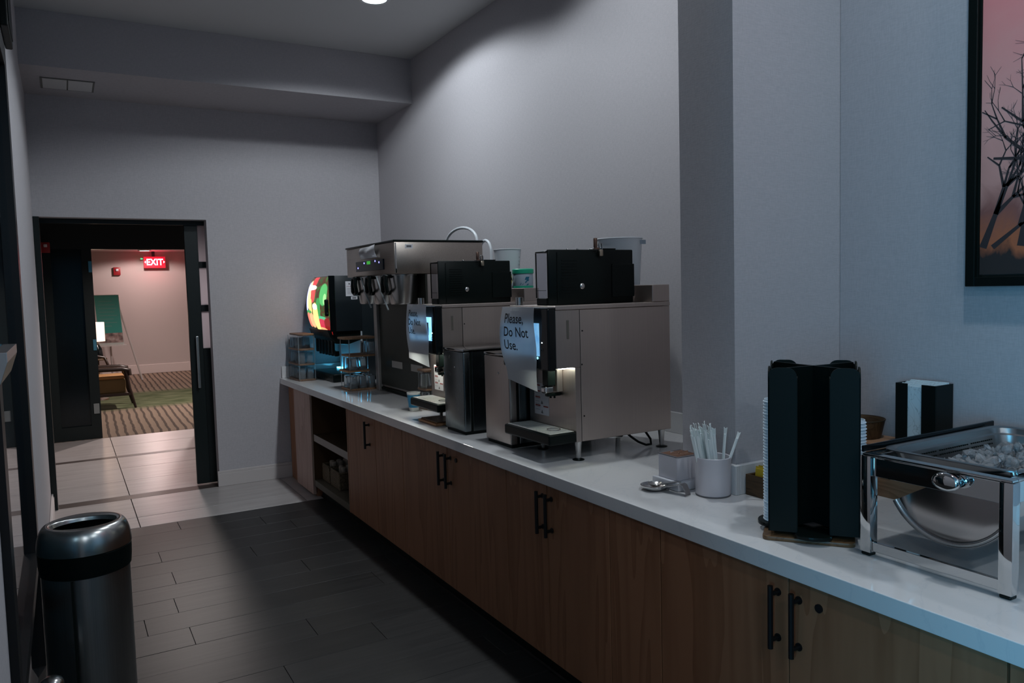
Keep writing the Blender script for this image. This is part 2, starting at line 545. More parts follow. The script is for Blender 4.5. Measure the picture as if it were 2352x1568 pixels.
struct('wall_dining', MB().box(-4.95, -4.8, -4.7, 0.3, 0, 0.6).box(-4.95, -4.8, -4.7, 0.3, 2.8, 3.6).box(-4.95, -4.8, -4.7, -3.1, 0.6, 2.8).box(-4.95, -4.8, -0.1, 0.3, 0.6, 2.8), DARKROOM)
wn = struct('window_1', MB().box(-4.93, -4.82, -3.1, -0.1, 0.6, 0.66).box(-4.93, -4.82, -3.1, -0.1, 2.74, 2.8).box(-4.93, -4.82, -3.1, -3.04, 0.66, 2.74)
            .box(-4.93, -4.82, -0.16, -0.1, 0.66, 2.74).box(-4.93, -4.82, -1.64, -1.56, 0.66, 2.74), BLACKMETAL)
obj('pane', MB().box(-4.88, -4.87, -3.04, -1.64, 0.66, 2.74).box(-4.88, -4.87, -1.56, -0.16, 0.66, 2.74), PANE, wn)
# lobby
struct('wall_lobby_end', MB().box(-3.0, 4.2, 18.72, 18.86, 0, 2.66), LOBBYWALL)
struct('wall_lobby_left', MB().box(-3.1, -3.0, 10.4, 18.86, 0, 2.66), LOBBYWALL)
struct('wall_lobby_right', MB().box(4.0, 4.2, 10.4, 18.72, 0, 2.66), LOBBYWALL)
struct('wall_vestibule_right', MB().box(2.6, 2.72, 7.19, 10.39, 0, 2.66), LOBBYWALL)
struct('wall_vestibule_left', MB().box(-0.92, -0.80, 7.19, 10.39, 0, 2.66), DARKPAINT)

# baseboards
def baseboard(name, x0, x1, y0, y1, z, side):
    mb = MB().box(x0, x1, y0, y1, 0.0005, z - 0.022, 0.002, 1)
    if side == 'y':
        mb.box(x0, x1, y0 + 0.006, y1, z - 0.022, z, 0.002, 1)
    else:
        mb.box(x0, x1 - 0.005, y0, y1, z - 0.022, z, 0.002, 1)
    return struct(name, mb, BASEB)
baseboard('baseboard_back', 1.075, 1.72, 7.038, 7.058, 0.135, 'y')
baseboard('baseboard_left', -0.168, -0.150, 3.92, 7.05, 0.135, 'x')
struct('baseboard_lobby', MB().box(-2.99, 3.99, 18.695, 18.715, 0.003, 0.20, 0.004, 1), mat('lobby_baseboard', (0.58, 0.50, 0.48), 0.5))

# black storefront screen between vestibule and lobby (fixed dark glass leaf on the left)
STY = 10.40
d2 = struct('door_2', MB().box(-0.80, -0.10, STY, STY + 0.10, 0.0, 0.16).box(0.21, 0.315, STY, STY + 0.10, 0.0, 2.66)
            .box(-0.19, -0.10, STY, STY + 0.10, 0.16, 2.66).box(-0.10, 0.21, STY, STY + 0.10, 0.0, 0.16).box(-0.10, 0.21, STY, STY + 0.10, 2.24, 2.66)
            .box(0.315, 2.6, STY, STY + 0.10, 2.24, 2.66).box(1.42, 2.6, STY, STY + 0.10, 0, 2.24), DARKPAINT)
obj('pane', MB().box(-0.10, 0.21, STY + 0.045, STY + 0.055, 0.16, 2.24), BLACKGLOSS, d2, label='dark glass door leaf')
obj('pane', MB().box(-0.80, -0.19, STY + 0.045, STY + 0.055, 0.16, 2.66), BLACKGLOSS, d2)
HINGE = mat('blue_reflection_hinge', (0.10, 0.30, 0.42), 0.3, metal=0.6)  # blue reflected light is put into the hinge colour
for z in (1.05, 1.97):
    obj('hinge', MB().box(0.275, 0.312, STY - 0.012, STY - 0.001, z, z + 0.13, 0.002, 1), HINGE, d2)
obj('floor_pivot', MB().box(0.24, 0.30, STY - 0.012, STY - 0.001, 0.30, 0.42, 0.002, 1), mat('grey_pivot', (0.2, 0.22, 0.22), 0.4), d2)
struct('trim_1', MB().box(-0.168, -0.128, 7.03, 7.20, 0.001, 2.299).box(-0.128, 1.089, 7.185, 7.199, 2.262, 2.299), DARKPAINT)

# sliding door at the doorway
dr = struct('door_1', MB().box(0.928, 1.035, 7.205, 7.245, 0.012, 2.31, 0.002, 1).box(1.13, 1.36, 7.205, 7.245, 0.012, 2.31)
            .box(1.035, 1.13, 7.205, 7.245, 2.272, 2.31).box(1.035, 1.13, 7.205, 7.245, 1.90, 1.952).box(1.035, 1.13, 7.205, 7.245, 1.522, 1.578)
            .box(1.035, 1.13, 7.205, 7.245, 0.012, 1.20), DARKPAINT)
LITE = mat('frosted_door_glass', (0.62, 0.58, 0.60), 0.5, emit=(0.62, 0.56, 0.6), estr=0.0)
def lite_mat():
    m = bpy.data.materials.new('frosted_lite'); m.use_nodes = True
    nt = m.node_tree; nt.nodes.remove(nt.nodes['Principled BSDF'])
    a = nd(m, 'ShaderNodeBsdfDiffuse'); a.inputs[0].default_value = (0.6, 0.58, 0.62, 1)
    t = nd(m, 'ShaderNodeBsdfTranslucent'); t.inputs[0].default_value = (0.8, 0.76, 0.8, 1)
    x = nd(m, 'ShaderNodeMixShader'); x.inputs[0].default_value = 0.6
    lk(m, a.outputs[0], x.inputs[1]); lk(m, t.outputs[0], x.inputs[2]); lk(m, x.outputs[0], nt.nodes['Material Output'].inputs[0])
    return m
LITE = lite_mat()
for z0, z1 in ((1.952, 2.272), (1.578, 1.90), (1.20, 1.522)):
    obj('pane', MB().box(1.036, 1.129, 7.222, 7.228, z0, z1), LITE, dr)
hd = obj('handle', MB().box(0.972, 0.996, 7.165, 7.185, 0.86, 1.31, 0.004, 2).box(0.976, 0.992, 7.186, 7.204, 0.90, 0.92).box(0.976, 0.992, 7.186, 7.204, 1.25, 1.27), SATIN, dr)

# glazed partition along the left side
FR = BLACKMETAL
wp = struct('window_2', MB().box(-0.205, -0.150, 3.77, 3.898, 0.0, 2.698).box(-0.205, -0.150, 2.302, 2.40, 0.0, 2.698)
            .box(-0.205, -0.150, 2.40, 3.77, 0.0, 0.11).box(-0.205, -0.150, 2.40, 3.77, 2.60, 2.698)
            .box(-0.205, -0.150, 2.40, 3.77, 0.55, 0.60), FR)
obj('pane', MB().box(-0.182, -0.176, 2.40, 3.77, 0.60, 2.60), PANE, wp)
obj('pane', MB().box(-0.182, -0.176, 2.40, 3.77, 0.11, 0.55), PANE, wp)
lh = thing('reflection_ledge', 'grey ledge in place of a reflection on the black glazed screen at the left picture edge', 'ledge', (-0.13, 2.3, 1.45))  # solid ledge added in place of a pale reflection in the glass
obj('ledge_top', MB().prism([(-0.149, 1.535), (-0.118, 1.535), (-0.118, 1.512), (-0.134, 1.462), (-0.149, 1.455)], 'y', 2.10, 2.52, 0.001), SATIN, lh)
obj('end_cap', MB().prism([(-0.149, 1.533), (-0.120, 1.533), (-0.120, 1.512), (-0.135, 1.464), (-0.149, 1.457)], 'y', 2.5205, 2.524), BLACKMETAL, lh)

# ------------------------------------------------------------------ ceiling fittings
for i, (x, y) in enumerate(DOWN[:1]):
    t = thing('ceiling_downlight', 'round recessed downlight in the ceiling above the drinks counter', 'ceiling light', (x, y, 3.575))
    obj('trim_ring', MB().lathe((x, y, 3.588), [(0.082, 0.010), (0.105, 0.010), (0.108, 0.004), (0.100, 0.0), (0.082, 0.002)], 36, close=True), mat('white_trim', (0.7, 0.7, 0.7), 0.5), t, 40)
    obj('lens', MB().cyl((x, y, 3.592), 0.081, 0.006), emitter('downlight_glow', (0.80, 0.92, 1.0), 9.0), t)
t = thing('access_panel', 'square flush access panel in the underside of the ceiling beam', 'ceiling vent', (0.12, 6.65, 3.22))
obj('frame', MB().box(-0.055, 0.29, 6.495, 6.507, 3.224, 3.229).box(-0.055, 0.29, 6.80, 6.812, 3.224, 3.229).box(-0.055, -0.043, 6.507, 6.80, 3.224, 3.229).box(0.278, 0.29, 6.507, 6.80, 3.224, 3.229).box(0.112, 0.120, 6.507, 6.80, 3.225, 3.229), mat('panel_gap', (0.16, 0.16, 0.15), 0.8), t)
obj('door_panel', MB().box(-0.042, 0.111, 6.508, 6.799, 3.223, 3.229), CEIL, t)
obj('door_panel', MB().box(0.121, 0.277, 6.508, 6.799, 3.223, 3.229), CEIL, t)
t = thing('wall_speaker', 'dark box mounted high on the left wall above the glazed screen', 'speaker', (-0.1, 4.35, 2.78))
obj('housing', MB().box(-0.168, -0.138, 4.02, 4.40, 2.83, 3.15, 0.006), BLACKMAT, t)
obj('grille', MB().box(-0.1375, -0.134, 4.05, 4.37, 2.86, 3.12, 0.001, 1), BLACK, t)

# ------------------------------------------------------------------ base cabinets
XF = 1.675
CABH = dict(z0=0.10, z1=0.850)
def handle(parent, y):
    mb = MB()
    mb.cyl((XF - 0.032, y, 0.636), 0.0076, 0.178, n=14)
    for z in (0.660, 0.790):
        mb.cyl((XF - 0.034, y, z), 0.0065, 0.0335, n=12, axis='x')
        mb.cyl((XF - 0.0035, y, z), 0.011, 0.003, n=16, axis='x')
    return obj('handle', mb, BLACKMETAL, parent, 40)
def lock(parent, y):
    mb = MB().cyl((XF - 0.005, y, 0.79), 0.0115, 0.0045, n=20, axis='x')
    return obj('lock', mb, BLACKMETAL, parent, 40)
def cabinet(y0, y1, doors, label):
    """doors: list of (ya, yb, handle_y or None, lock_y or None)"""
    t = thing('base_cabinet', label, 'cabinet', (1.72, (y0 + y1) / 2, 0.0), 'oak base cabinets under the long counter')
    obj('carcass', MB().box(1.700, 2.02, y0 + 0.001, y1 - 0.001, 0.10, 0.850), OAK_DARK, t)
    obj('toe_kick', MB().box(1.745, 2.0, y0 + 0.001, y1 - 0.001, 0.001, 0.0995), BLACKMAT, t)
    for ya, yb, hy, ly in doors:
        d = obj('door', MB().box(XF, 1.698, ya + 0.002, yb - 0.002, 0.102, 0.848, 0.0015, 1), OAK, t)
        if hy: handle(d, hy)
        if ly: lock(d, ly)
    return t
cabinet(0.86, 1.96, [(0.86, 1.430, 1.395, 1.33), (1.430, 1.96, 1.466, None)], 'nearest oak double-door cabinet, below the chafing dish, with a round lock')
cabinet(1.96, 2.24, [(1.96, 2.24, None, None)], 'narrow plain oak panel cabinet without handles, below the straw jar')
cabinet(2.24, 3.00, [(2.24, 2.66, 2.625, None), (2.66, 3.00, 2.693, None)], 'oak double-door cabinet below the nearer coffee machine, without a lock')
cabinet(3.00, 4.24, [(3.00, 3.62, 3.58, 3.511), (3.62, 4.24, 3.667, None)], 'wide oak double-door cabinet with a small lock, below the farther coffee machine')
cabinet(4.24, 4.70, [(4.24, 4.70, None, None)], 'plain oak cabinet front between the single handle and the locked pair')
cabinet(4.70, 5.26, [(4.70, 5.26, 4.811, None)], 'oak cabinet with one black handle, beside the open shelves')
cabinet(-0.90, 0.858, [(0.824, 0.858, None, None), (-0.90, 0.824, None, None)], 'oak cabinet cut by the picture edge, past the dark seam')
# open shelf cabinet
t = thing('open_shelf_cabinet', 'open oak shelf unit with two levels at the far end of the counter', 'cabinet', (1.72, 5.9, 0))
obj('side_panel', MB().box(XF, 2.585, 5.262, 5.284, 0.10, 0.850), OAK, t)
obj('side_panel', MB().box(XF + 0.002, 2.585, 6.17, 6.215, 0.10, 0.850), mat('oak_edge_dark', (0.075, 0.035, 0.012), 0.5), t)
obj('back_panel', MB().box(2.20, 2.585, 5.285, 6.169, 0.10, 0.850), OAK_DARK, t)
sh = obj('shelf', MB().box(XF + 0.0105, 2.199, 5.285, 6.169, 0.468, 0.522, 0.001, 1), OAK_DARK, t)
obj('shelf_edge', MB().box(XF + 0.008, XF + 0.010, 5.285, 6.169, 0.468, 0.522), SHELF_EDGE, sh)
obj('bottom_shelf', MB().box(XF + 0.003, 2.199, 5.285, 6.169, 0.10, 0.150, 0.001, 1), mat('oak_rail', (0.10, 0.085, 0.06), 0.5), t)
obj('toe_kick', MB().box(1.745, 2.5, 5.265, 6.21, 0.001, 0.0995), BLACKMAT, t)
t = thing('end_panel', 'pale oak end panel between the open shelves and the back wall', 'cabinet', (1.7, 6.6, 0))
obj('panel', MB().box(XF, 1.70, 6.217, 6.72, 0.02, 0.850, 0.001, 1), wood_mat('pale_oak', (0.34, 0.22, 0.175), (0.42, 0.285, 0.235), (0.48, 0.33, 0.28), 'z', 0.45, 0.55), t)
obj('filler', MB().box(1.71, 2.5, 6.217, 7.03, 0.001, 0.850), OAK, t)

# countertop and upstand
t = thing('countertop', 'long white veined quartz countertop along the right wall', 'countertop', (2.1, 3.5, ZT - 0.05))
obj('slab', MB().prism([(1.645, -0.95), (1.645, 7.055), (2.648, 7.055), (2.648, 2.238), (2.028, 2.238), (2.028, 1.962), (2.588, 1.962), (2.588, -0.95)], 'z', ZT - 0.05, ZT, 0.002), QUARTZ, t)
obj('upstand', MB().box(2.628, 2.648, 2.26, 7.033, ZT + 0.0005, ZT + 0.105, 0.0015, 1).box(1.66, 2.648, 7.035, 7.055, ZT + 0.0005, ZT + 0.105, 0.0015, 1), QUARTZ, t)
obj('upstand', MB().box(2.008, 2.028, 1.942, 2.258, ZT + 0.0005, ZT + 0.105, 0.0015, 1).box(2.029, 2.568, 1.942, 1.962, ZT + 0.0005, ZT + 0.105, 0.0015, 1).box(2.029, 2.648, 2.238, 2.258, ZT + 0.0005, ZT + 0.105, 0.0015, 1), QUARTZ, t)
obj('upstand', MB().box(2.568, 2.588, -0.95, 1.941, ZT + 0.0005, ZT + 0.105, 0.0015, 1), QUARTZ, t)

# baskets on the lower open shelf
WICK = mat('wicker', (0.12, 0.085, 0.05), 0.7)
wv = noise(WICK, coords(WICK, (120, 120, 160)), 1.0, 2)
base(WICK, ramp(WICK, wv, [(0.35, (0.05, 0.035, 0.02)), (0.65, (0.19, 0.14, 0.085))]))
bump(WICK, wv, 0.6, 0.004)
CLOTH = mat('rolled_cloth', (0.34, 0.29, 0.24), 0.8)
def basket(y0, y1, label):
    t = thing('basket', label, 'basket', (1.85, (y0 + y1) / 2, 0.151), 'woven baskets on the bottom shelf')
    mb = MB()
    z0, z1 = 0.152, 0.275
    for x0, x1, a, b in ((1.735, 1.750, y0, y1), (2.02, 2.035, y0, y1), (1.751, 2.019, y0, y0 + 0.014), (1.751, 2.019, y1 - 0.014, y1)):
        mb.box(x0, x1, a, b, z0, z1, 0.004, 1)
    mb.box(1.751, 2.019, y0 + 0.014, y1 - 0.014, z0, z0 + 0.01)
    obj('weave', mb, WICK, t)
    obj('rim', MB().tube([(1.742, y0 + .007, z1 + .003), (1.742, y1 - .007, z1 + .003), (2.028, y1 - .007, z1 + .003), (2.028, y0 + .007, z1 + .003), (1.742, y0 + .007, z1 + .003)], 0.009, 8), WICK, t)
    return t
def roll_bundle(x, y, label):
    o = obj('cutlery_roll', MB().cyl((x, y, 0.168), 0.019, 0.135, 0.021, n=12).lathe((x, y, 0.303), [(0.021, 0), (0.016, 0.008), (0.0, 0.010)], 12), CLOTH)
    return recenter(o)
basket(5.96, 6.15, 'tan woven basket on the bottom open shelf, the farther of two')
basket(5.70, 5.93, 'tan woven basket on the bottom open shelf, the nearer of two')
proto = None
for (bx, label) in ((6.055, 'rolled pale napkin standing in the farther woven basket'), (5.815, 'rolled pale napkin standing in the nearer woven basket')):
    for i in range(4):
        for j in range(2):
            p = (1.80 + 0.055 * i, bx - 0.03 + 0.06 * j)
            if proto is None:
                proto = roll_bundle(*p, label); o = proto; p0 = p
            else:
                o = proto.copy(); COL.objects.link(o)
                o.location = Vector(proto.location) + Vector((p[0] - p0[0], p[1] - p0[1], random.uniform(-0.0005, 0)))
            tag(o, label, 'napkin', 'rolled napkins, ' + ('farther' if bx > 6 else 'nearer') + ' basket')

# ------------------------------------------------------------------ coffee machines
def make_machine(y0):
    y1 = y0 + 0.38
    t = thing('coffee_machine', 'nearer stainless bean-to-cup coffee machine with a black front and drip tray', 'coffee machine', (2.1, y0 + 0.19, ZT), 'bean-to-cup coffee machines on the counter')
    obj('body', MB().box(1.899, 2.40, y0, y1, 0.985, 1.553, 0.002, 1), STEEL_X, t)
    obj('front_panel', MB().box(1.870, 1.8975, y0, y1, 0.985, 1.306, 0.001, 1), STEEL, t)
    obj('head', MB().box(1.776, 1.8975, y0, y1, 1.3075, 1.553, 0.001, 1), STEEL, t)
    obj('top_cover', MB().box(1.776, 2.40, y0 - 0.003, y1 + 0.003, 1.5545, 1.572, 0.002, 1), STEEL_X, t)
    obj('rear_riser', MB().box(2.30, 2.40, y0, y1, 1.573, 1.650, 0.002, 1), STEEL_X, t)
    f = obj('front_bezel', MB().box(1.735, 1.775, y0 - 0.003, y1 + 0.003, 1.300, 1.563, 0.006, 3), BLACKGLOSS, t)
    obj('top_lip', MB().box(1.733, 1.775, y0 - 0.003, y1 + 0.003, 1.5635, 1.567, 0.001, 1), SATIN, f)
    obj('led', MB().cyl((1.7335, y0 + 0.045, 1.418), 0.0025, 0.0014, n=10, axis='x'), emitter('white_led', (0.75, 0.95, 1.0), 12), f)
    obj('button', MB().lathe((1.7345, y0 + 0.045, 1.388), [(0.006, 0), (0.008, 0), (0.008, 0.0015), (0.006, 0.0015)], 20, Matrix.Rotation(-math.pi / 2, 4, 'Y'), True), GREYINK, f)
    sp = obj('spout', MB().box(1.797, 1.838, y0 + 0.105, y0 + 0.150, 1.222, 1.3065, 0.004, 2), BLACK, t)
    obj('nozzle', MB().box(1.785, 1.832, y0 + 0.108, y0 + 0.147, 1.190, 1.2215, 0.008, 3), CHROME, sp)
    obj('nozzle_tip', MB().box(1.800, 1.868, y0 + 0.112, y0 + 0.135, 1.176, 1.1895, 0.002, 1).cyl((1.822, y0 + 0.123, 1.168), 0.005, 0.009, n=12).cyl((1.842, y0 + 0.123, 1.166), 0.005, 0.011, n=12), BLACK, sp)
    obj('hood', MB().box(1.840, 1.869, y0 + 0.095, y0 + 0.20, 1.195, 1.3065, 0.002, 1), STEEL, t)
    obj('work_and_fill_light', MB().box(1.812, 1.866, y0 + 0.022, y0 + 0.088, 1.3015, 1.3068), emitter('warm_white_led', (0.95, 1.0, 0.85), 26.0), t)
    tr = obj('drip_tray', MB().box(1.730, 1.869, y0 - 0.003, y1 + 0.003, 0.984, 1.029, 0.008, 3), BLACK, t)
    mb = MB().box(1.742, 1.866, y0 + 0.012, y1 - 0.012, 1.0295, 1.032, 0.001, 1)
    for k in range(14):
        yy = y0 + 0.03 + k * 0.0245
        mb.box(1.752, 1.856, yy, yy + 0.012, 1.0321, 1.0335)
    obj('grille', mb, GRILLE, tr)
    obj('cup_ring', MB().lathe((1.81, y0 + 0.085, 1.0338), [(0.026, 0), (0.031, 0), (0.031, 0.004), (0.026, 0.004)], 28, close=True), CHROME, tr, 40)
    # warning label on the front panel
    lb = obj('warning_label', MB().box(1.8688, 1.8698, y0 + 0.213, y0 + 0.335, 1.070, 1.215), STICKER, t)
    mb = MB()
    for zz in (1.205, 1.178, 1.150, 1.112):
        mb.box(1.8682, 1.8687, y0 + 0.285, y0 + 0.326, zz - 0.0035, zz + 0.002)
    mb.box(1.8682, 1.8687, y0 + 0.219, y0 + 0.258, 1.107, 1.113)
    obj('red_line', mb, REDINK, lb)
    mb = MB()
    for zz in (1.185, 1.128, 1.085):
        mb.prism([(y0 + 0.262, zz - 0.008), (y0 + 0.279, zz - 0.008), (y0 + 0.2705, zz + 0.008)], 'x', 1.8682, 1.8687)
    for k in range(7):
        zz = 1.168 - k * 0.0125
        mb.box(1.8682, 1.8687, y0 + 0.285 + random.uniform(0, 0.008), y0 + 0.326, zz - 0.0008, zz + 0.0004)
    obj('warning_sign', mb, GREYINK, lb)
    obj('seam', MB().box(1.8978, 1.8988, y0 - 0.0002, y1 + 0.0002, 0.986, 1.552), BLACKMAT, t)
    mb = MB()
    for (x, z) in ((1.91, 1.462), (1.912, 1.095), (1.905, 1.318)):
        mb.cyl((x, y0 - 0.0022, z), 0.0035, 0.002, n=10, axis='y')
    obj('screw', mb, BLACKMETAL, t)
    obj('badge', MB().box(1.83, 1.842, y0 - 0.0008, y0 - 0.0001, 1.43, 1.51), mat('dull_badge', (0.10, 0.09, 0.075), 0.5), t)
    for (x, yy) in ((1.893, y0 + 0.022), (1.893, y0 + 0.31), (2.36, y0 + 0.022), (2.36, y1 - 0.03)):
        lg = obj('leg', MB().cyl((x, yy, ZT + 0.008), 0.010, 0.0735, 0.016, n=20), SATIN, t, 40)
        obj('foot', MB().lathe((x, yy, ZT + 0.0004), [(0, 0), (0.026, 0), (0.026, 0.003), (0.012, 0.0075), (0, 0.0075)], 24), BLACK, lg, 40)
    pts = [(2.24 + 0.11 * math.sin(a), y0 + 0.06 + 0.05 * a / 3, ZT + 0.082 - 0.074 * math.sin(a * 0.5 + 0.0) ** 2 if False else ZT + 0.046 + 0.038 * math.cos(a)) for a in [k * math.pi * 1.25 / 14 - 0.3 for k in range(15)]]
    obj('power_cord', MB().tube([(2.20, y0 + 0.09, ZT + 0.08), (2.22, y0 + 0.07, ZT + 0.055), (2.25, y0 + 0.055, ZT + 0.03), (2.29, y0 + 0.05, ZT + 0.012), (2.325, y0 + 0.055, ZT + 0.010), (2.335, y0 + 0.07, ZT + 0.03), (2.325, y0 + 0.09, ZT + 0.06), (2.31, y0 + 0.10, ZT + 0.081)], 0.0055, 8), BLACK, t, 60)
    obj('valve_knob', MB().cyl((1.80, y0 + 0.335, 1.5725), 0.018, 0.036, n=24), SATIN, t, 40)
    # bean hopper
    a, b = y0 + 0.088, y0 + 0.186
    hp = obj('bean_hopper', MB().box(1.802, 2.262, a, a + 0.014, 1.5725, 1.812, 0.005, 2).box(1.80, 2.262, a + 0.0145, b, 1.5725, 1.604, 0.003, 1)
             .box(1.798, 1.86, a + 0.012, b, 1.800, 1.806, 0.001, 1).box(1.798, 1.803, b - 0.004, b, 1.605, 1.7995).box(2.24, 2.262, a + 0.0145, b, 1.605, 1.802).box(1.86, 2.262, a + 0.0145, b, 1.803, 1.812, 0.002, 1)
             .box(2.14, 2.266, a - 0.004, a - 0.0005, 1.60, 1.748, 0.002, 1).box(2.07, 2.17, a + 0.006, a + 0.08, 1.8125, 1.818, 0.001, 1), BLACK, t, 30)
    obj('clear_window', MB().box(1.7985, 1.8005, a + 0.0145, b - 0.0045, 1.6045, 1.7995), CLEARP, hp)
    obj('clear_side', MB().box(1.8035, 2.239, b - 0.003, b - 0.001, 1.6045, 1.7995), CLEARP, hp)
    obj('bean_level_strip', MB().box(1.7975, 1.7984, a + 0.0145, b - 0.0045, 1.636, 1.638), BLACK, hp)
    mb = MB()
    for k in range(12):
        mb.box(1.87, 1.95, a - 0.0022, a - 0.0002, 1.625 + k * 0.0125, 1.6285 + k * 0.0125)
    mb.box(1.845, 1.849, a - 0.003, a - 0.0002, 1.58, 1.80)
    obj('vent_rib', mb, BLACK, hp)
    obj('lock_knob', MB().lathe((1.976, a - 0.0003, 1.652), [(0, 0.007), (0.008, 0.007), (0.0125, 0.004), (0.0135, 0.0), (0, 0)], 24, Matrix.Rotation(math.pi / 2, 4, 'X')), SATIN, hp, 40)
    obj('lid_screw', MB().lathe((1.96, a + 0.005, 1.8125), [(0.006, 0), (0.005, 0.004), (0, 0.005)], 14).lathe((1.905, a + 0.005, 1.8125), [(0.004, 0), (0.003, 0.003), (0, 0.003)], 12), SATIN, hp, 60)
    return t
M1 = make_machine(2.72)
# padlock on the hopper latch
def padlock(y0, label):
    t = thing('padlock', label, 'padlock', (2.07, y0 + 0.06, 1.80), 'padlocks on the bean hoppers')
    y = y0 + 0.079
    obj('hasp', MB().box(2.035, 2.050, y - 0.012, y + 0.002, 1.819, 1.862, 0.004, 2).box(2.037, 2.060, y - 0.010, y, 1.8125, 1.8195), mat('bronze_hasp', (0.16, 0.10, 0.08), 0.35, metal=0.9), t, 40)
    obj('body', MB().box(2.062, 2.082, y - 0.010, y + 0.002, 1.782, 1.812, 0.004, 2).xf(Matrix()), mat('brass_lock', (0.42, 0.36, 0.28), 0.28, metal=1.0), t, 40)
    obj('shackle', MB().tube([(2.067, y - 0.004, 1.810), (2.060, y - 0.004, 1.83), (2.064, y - 0.004, 1.843), (2.076, y - 0.004, 1.838), (2.079, y - 0.004, 1.811)], 0.0032, 8), CHROME_DK, t, 60)
    return t
padlock(2.72, 'small brass padlock hanging on the bean hopper of the nearer coffee machine')

# lit screens behind the paper signs: part of each machine's bezel
def find_child(root, nm):
    return next(c for c in root.children if c.name.split('.')[0] == nm)
def screen_mat(name, s, framed):
    m = mat(name, (0.01, 0.01, 0.012), 0.15, emit=(0.25, 0.62, 1.0), estr=s)
    b = m.node_tree.nodes['Principled BSDF']
    v = coords(m, (1, 1, 1))
    col = ramp(m, noise(m, v, 16, 3), [(0.30, (0.10, 0.35, 0.75)), (0.65, (0.30, 0.66, 1.0)), (0.8, (0.55, 0.82, 1.0))])
    lk(m, col, b.inputs['Emission Color'])
    return m
M2 = dup(M1, (0, 1.125, 0), 'farther stainless coffee machine with a black front, partly hidden by a dark steel cooler')
padlock(3.845, 'small brass padlock hanging on the bean hopper of the farther coffee machine')
SCR1 = screen_mat('touch_screen_glow', 0.9, False)
SCR2 = screen_mat('touch_screen_frame_glow', 2.2, True)
b1, b2 = find_child(M1, 'front_bezel'), find_child(M2, 'front_bezel')
obj('work_and_fill_light', MB().box(1.800, 1.838, 4.04, 4.17, 1.3015, 1.3068), emitter('added_tray_fill', (1.0, 1.0, 0.86), 60.0), M2)  # second light under this head, added to brighten the drip tray
obj('screen', MB().box(1.7335, 1.7348, 2.785, 3.065, 1.360, 1.500), SCR1, b1)
obj('screen_icon', MB().lathe((1.7333, 2.80, 1.352), [(0.0035, 0), (0.0055, 0), (0.0055, 0.001), (0.0035, 0.001)], 18, Matrix.Rotation(-math.pi / 2, 4, 'Y'), True), emitter('icon_glow', (0.3, 0.8, 1.0), 3), b1)
def yz_frame(x0, x1, ya, yb, za, zb, w):
    return MB().box(x0, x1, ya, yb, za, za + w).box(x0, x1, ya, yb, zb - w, zb).box(x0, x1, ya, ya + w * 1.3, za + w, zb - w).box(x0, x1, yb - w * 1.3, yb, za + w, zb - w)
obj('screen', yz_frame(1.7335, 1.7348, 3.895, 4.17, 1.375, 1.505, 0.03), SCR2, b2)

# paper signs
def paper_sign(y_left, y_right, z_top, z_bot, x0, bulge, curl, label, textsize, tl, group='paper signs hung on the coffee machines'):
    """hung sheet; u runs from the far (left) edge to the near (right) edge"""
    W = y_left - y_right
    H = z_top - z_bot
    def P(u, v):                      # v: 0 top .. 1 bottom
        y = y_left - u * W - curl * v * v * (1 - u) * 0.9
        x = x0 - bulge * math.sin(min(1, v * 1.15) * math.pi) * (0.55 + 0.45 * math.cos(u * 3.0)) - 0.010 * u * (1 - v) - 0.004 * math.sin(v * 9) * u
        z = z_top - v * H * (1.0 + 0.10 * (u - 0.5) * v) - 0.02 * (1 - u) * v * 0
        return Vector((x, y, z))
    t = thing('paper_sign', label, 'sign', (x0, (y_left + y_right) / 2, z_bot), group)
    mb = MB().grid(P, 16, 22)
    obj('sheet', mb, PAPER, t, 180)
    b = text_mesh('Please,\nDo Not\nUse.', textsize, 1.0, 0.97, 0.0006)
    for vtx in b.verts:
        u = tl[0] + vtx.co.x / W
        w = tl[1] - vtx.co.y / H
        p = P(u, w)
        p.x -= 0.0012
        vtx.co = p
    mb = MB(); mb.add(b)
    obj('lettering', mb, INK, t)
    obj('tape', MB().grid(lambda u, v: P(0.30 + 0.25 * u, 0.0 + 0.05 * v) - Vector((0.001, 0, 0)), 3, 2), mat('clear_tape', (0.75, 0.78, 0.8), 0.15, alpha=0.5), t)
    return t
paper_sign(3.085, 2.795, 1.567, 1.225, 1.728, 0.022, 0.04, 'white paper sign on the nearer coffee machine, reading Please Do Not Use', 0.061, (0.13, 0.205))
paper_sign(4.215, 3.92, 1.575, 1.245, 1.728, 0.012, 0.0, 'white paper sign on the farther coffee machine, lit through by a bright square screen', 0.052, (0.12, 0.205))

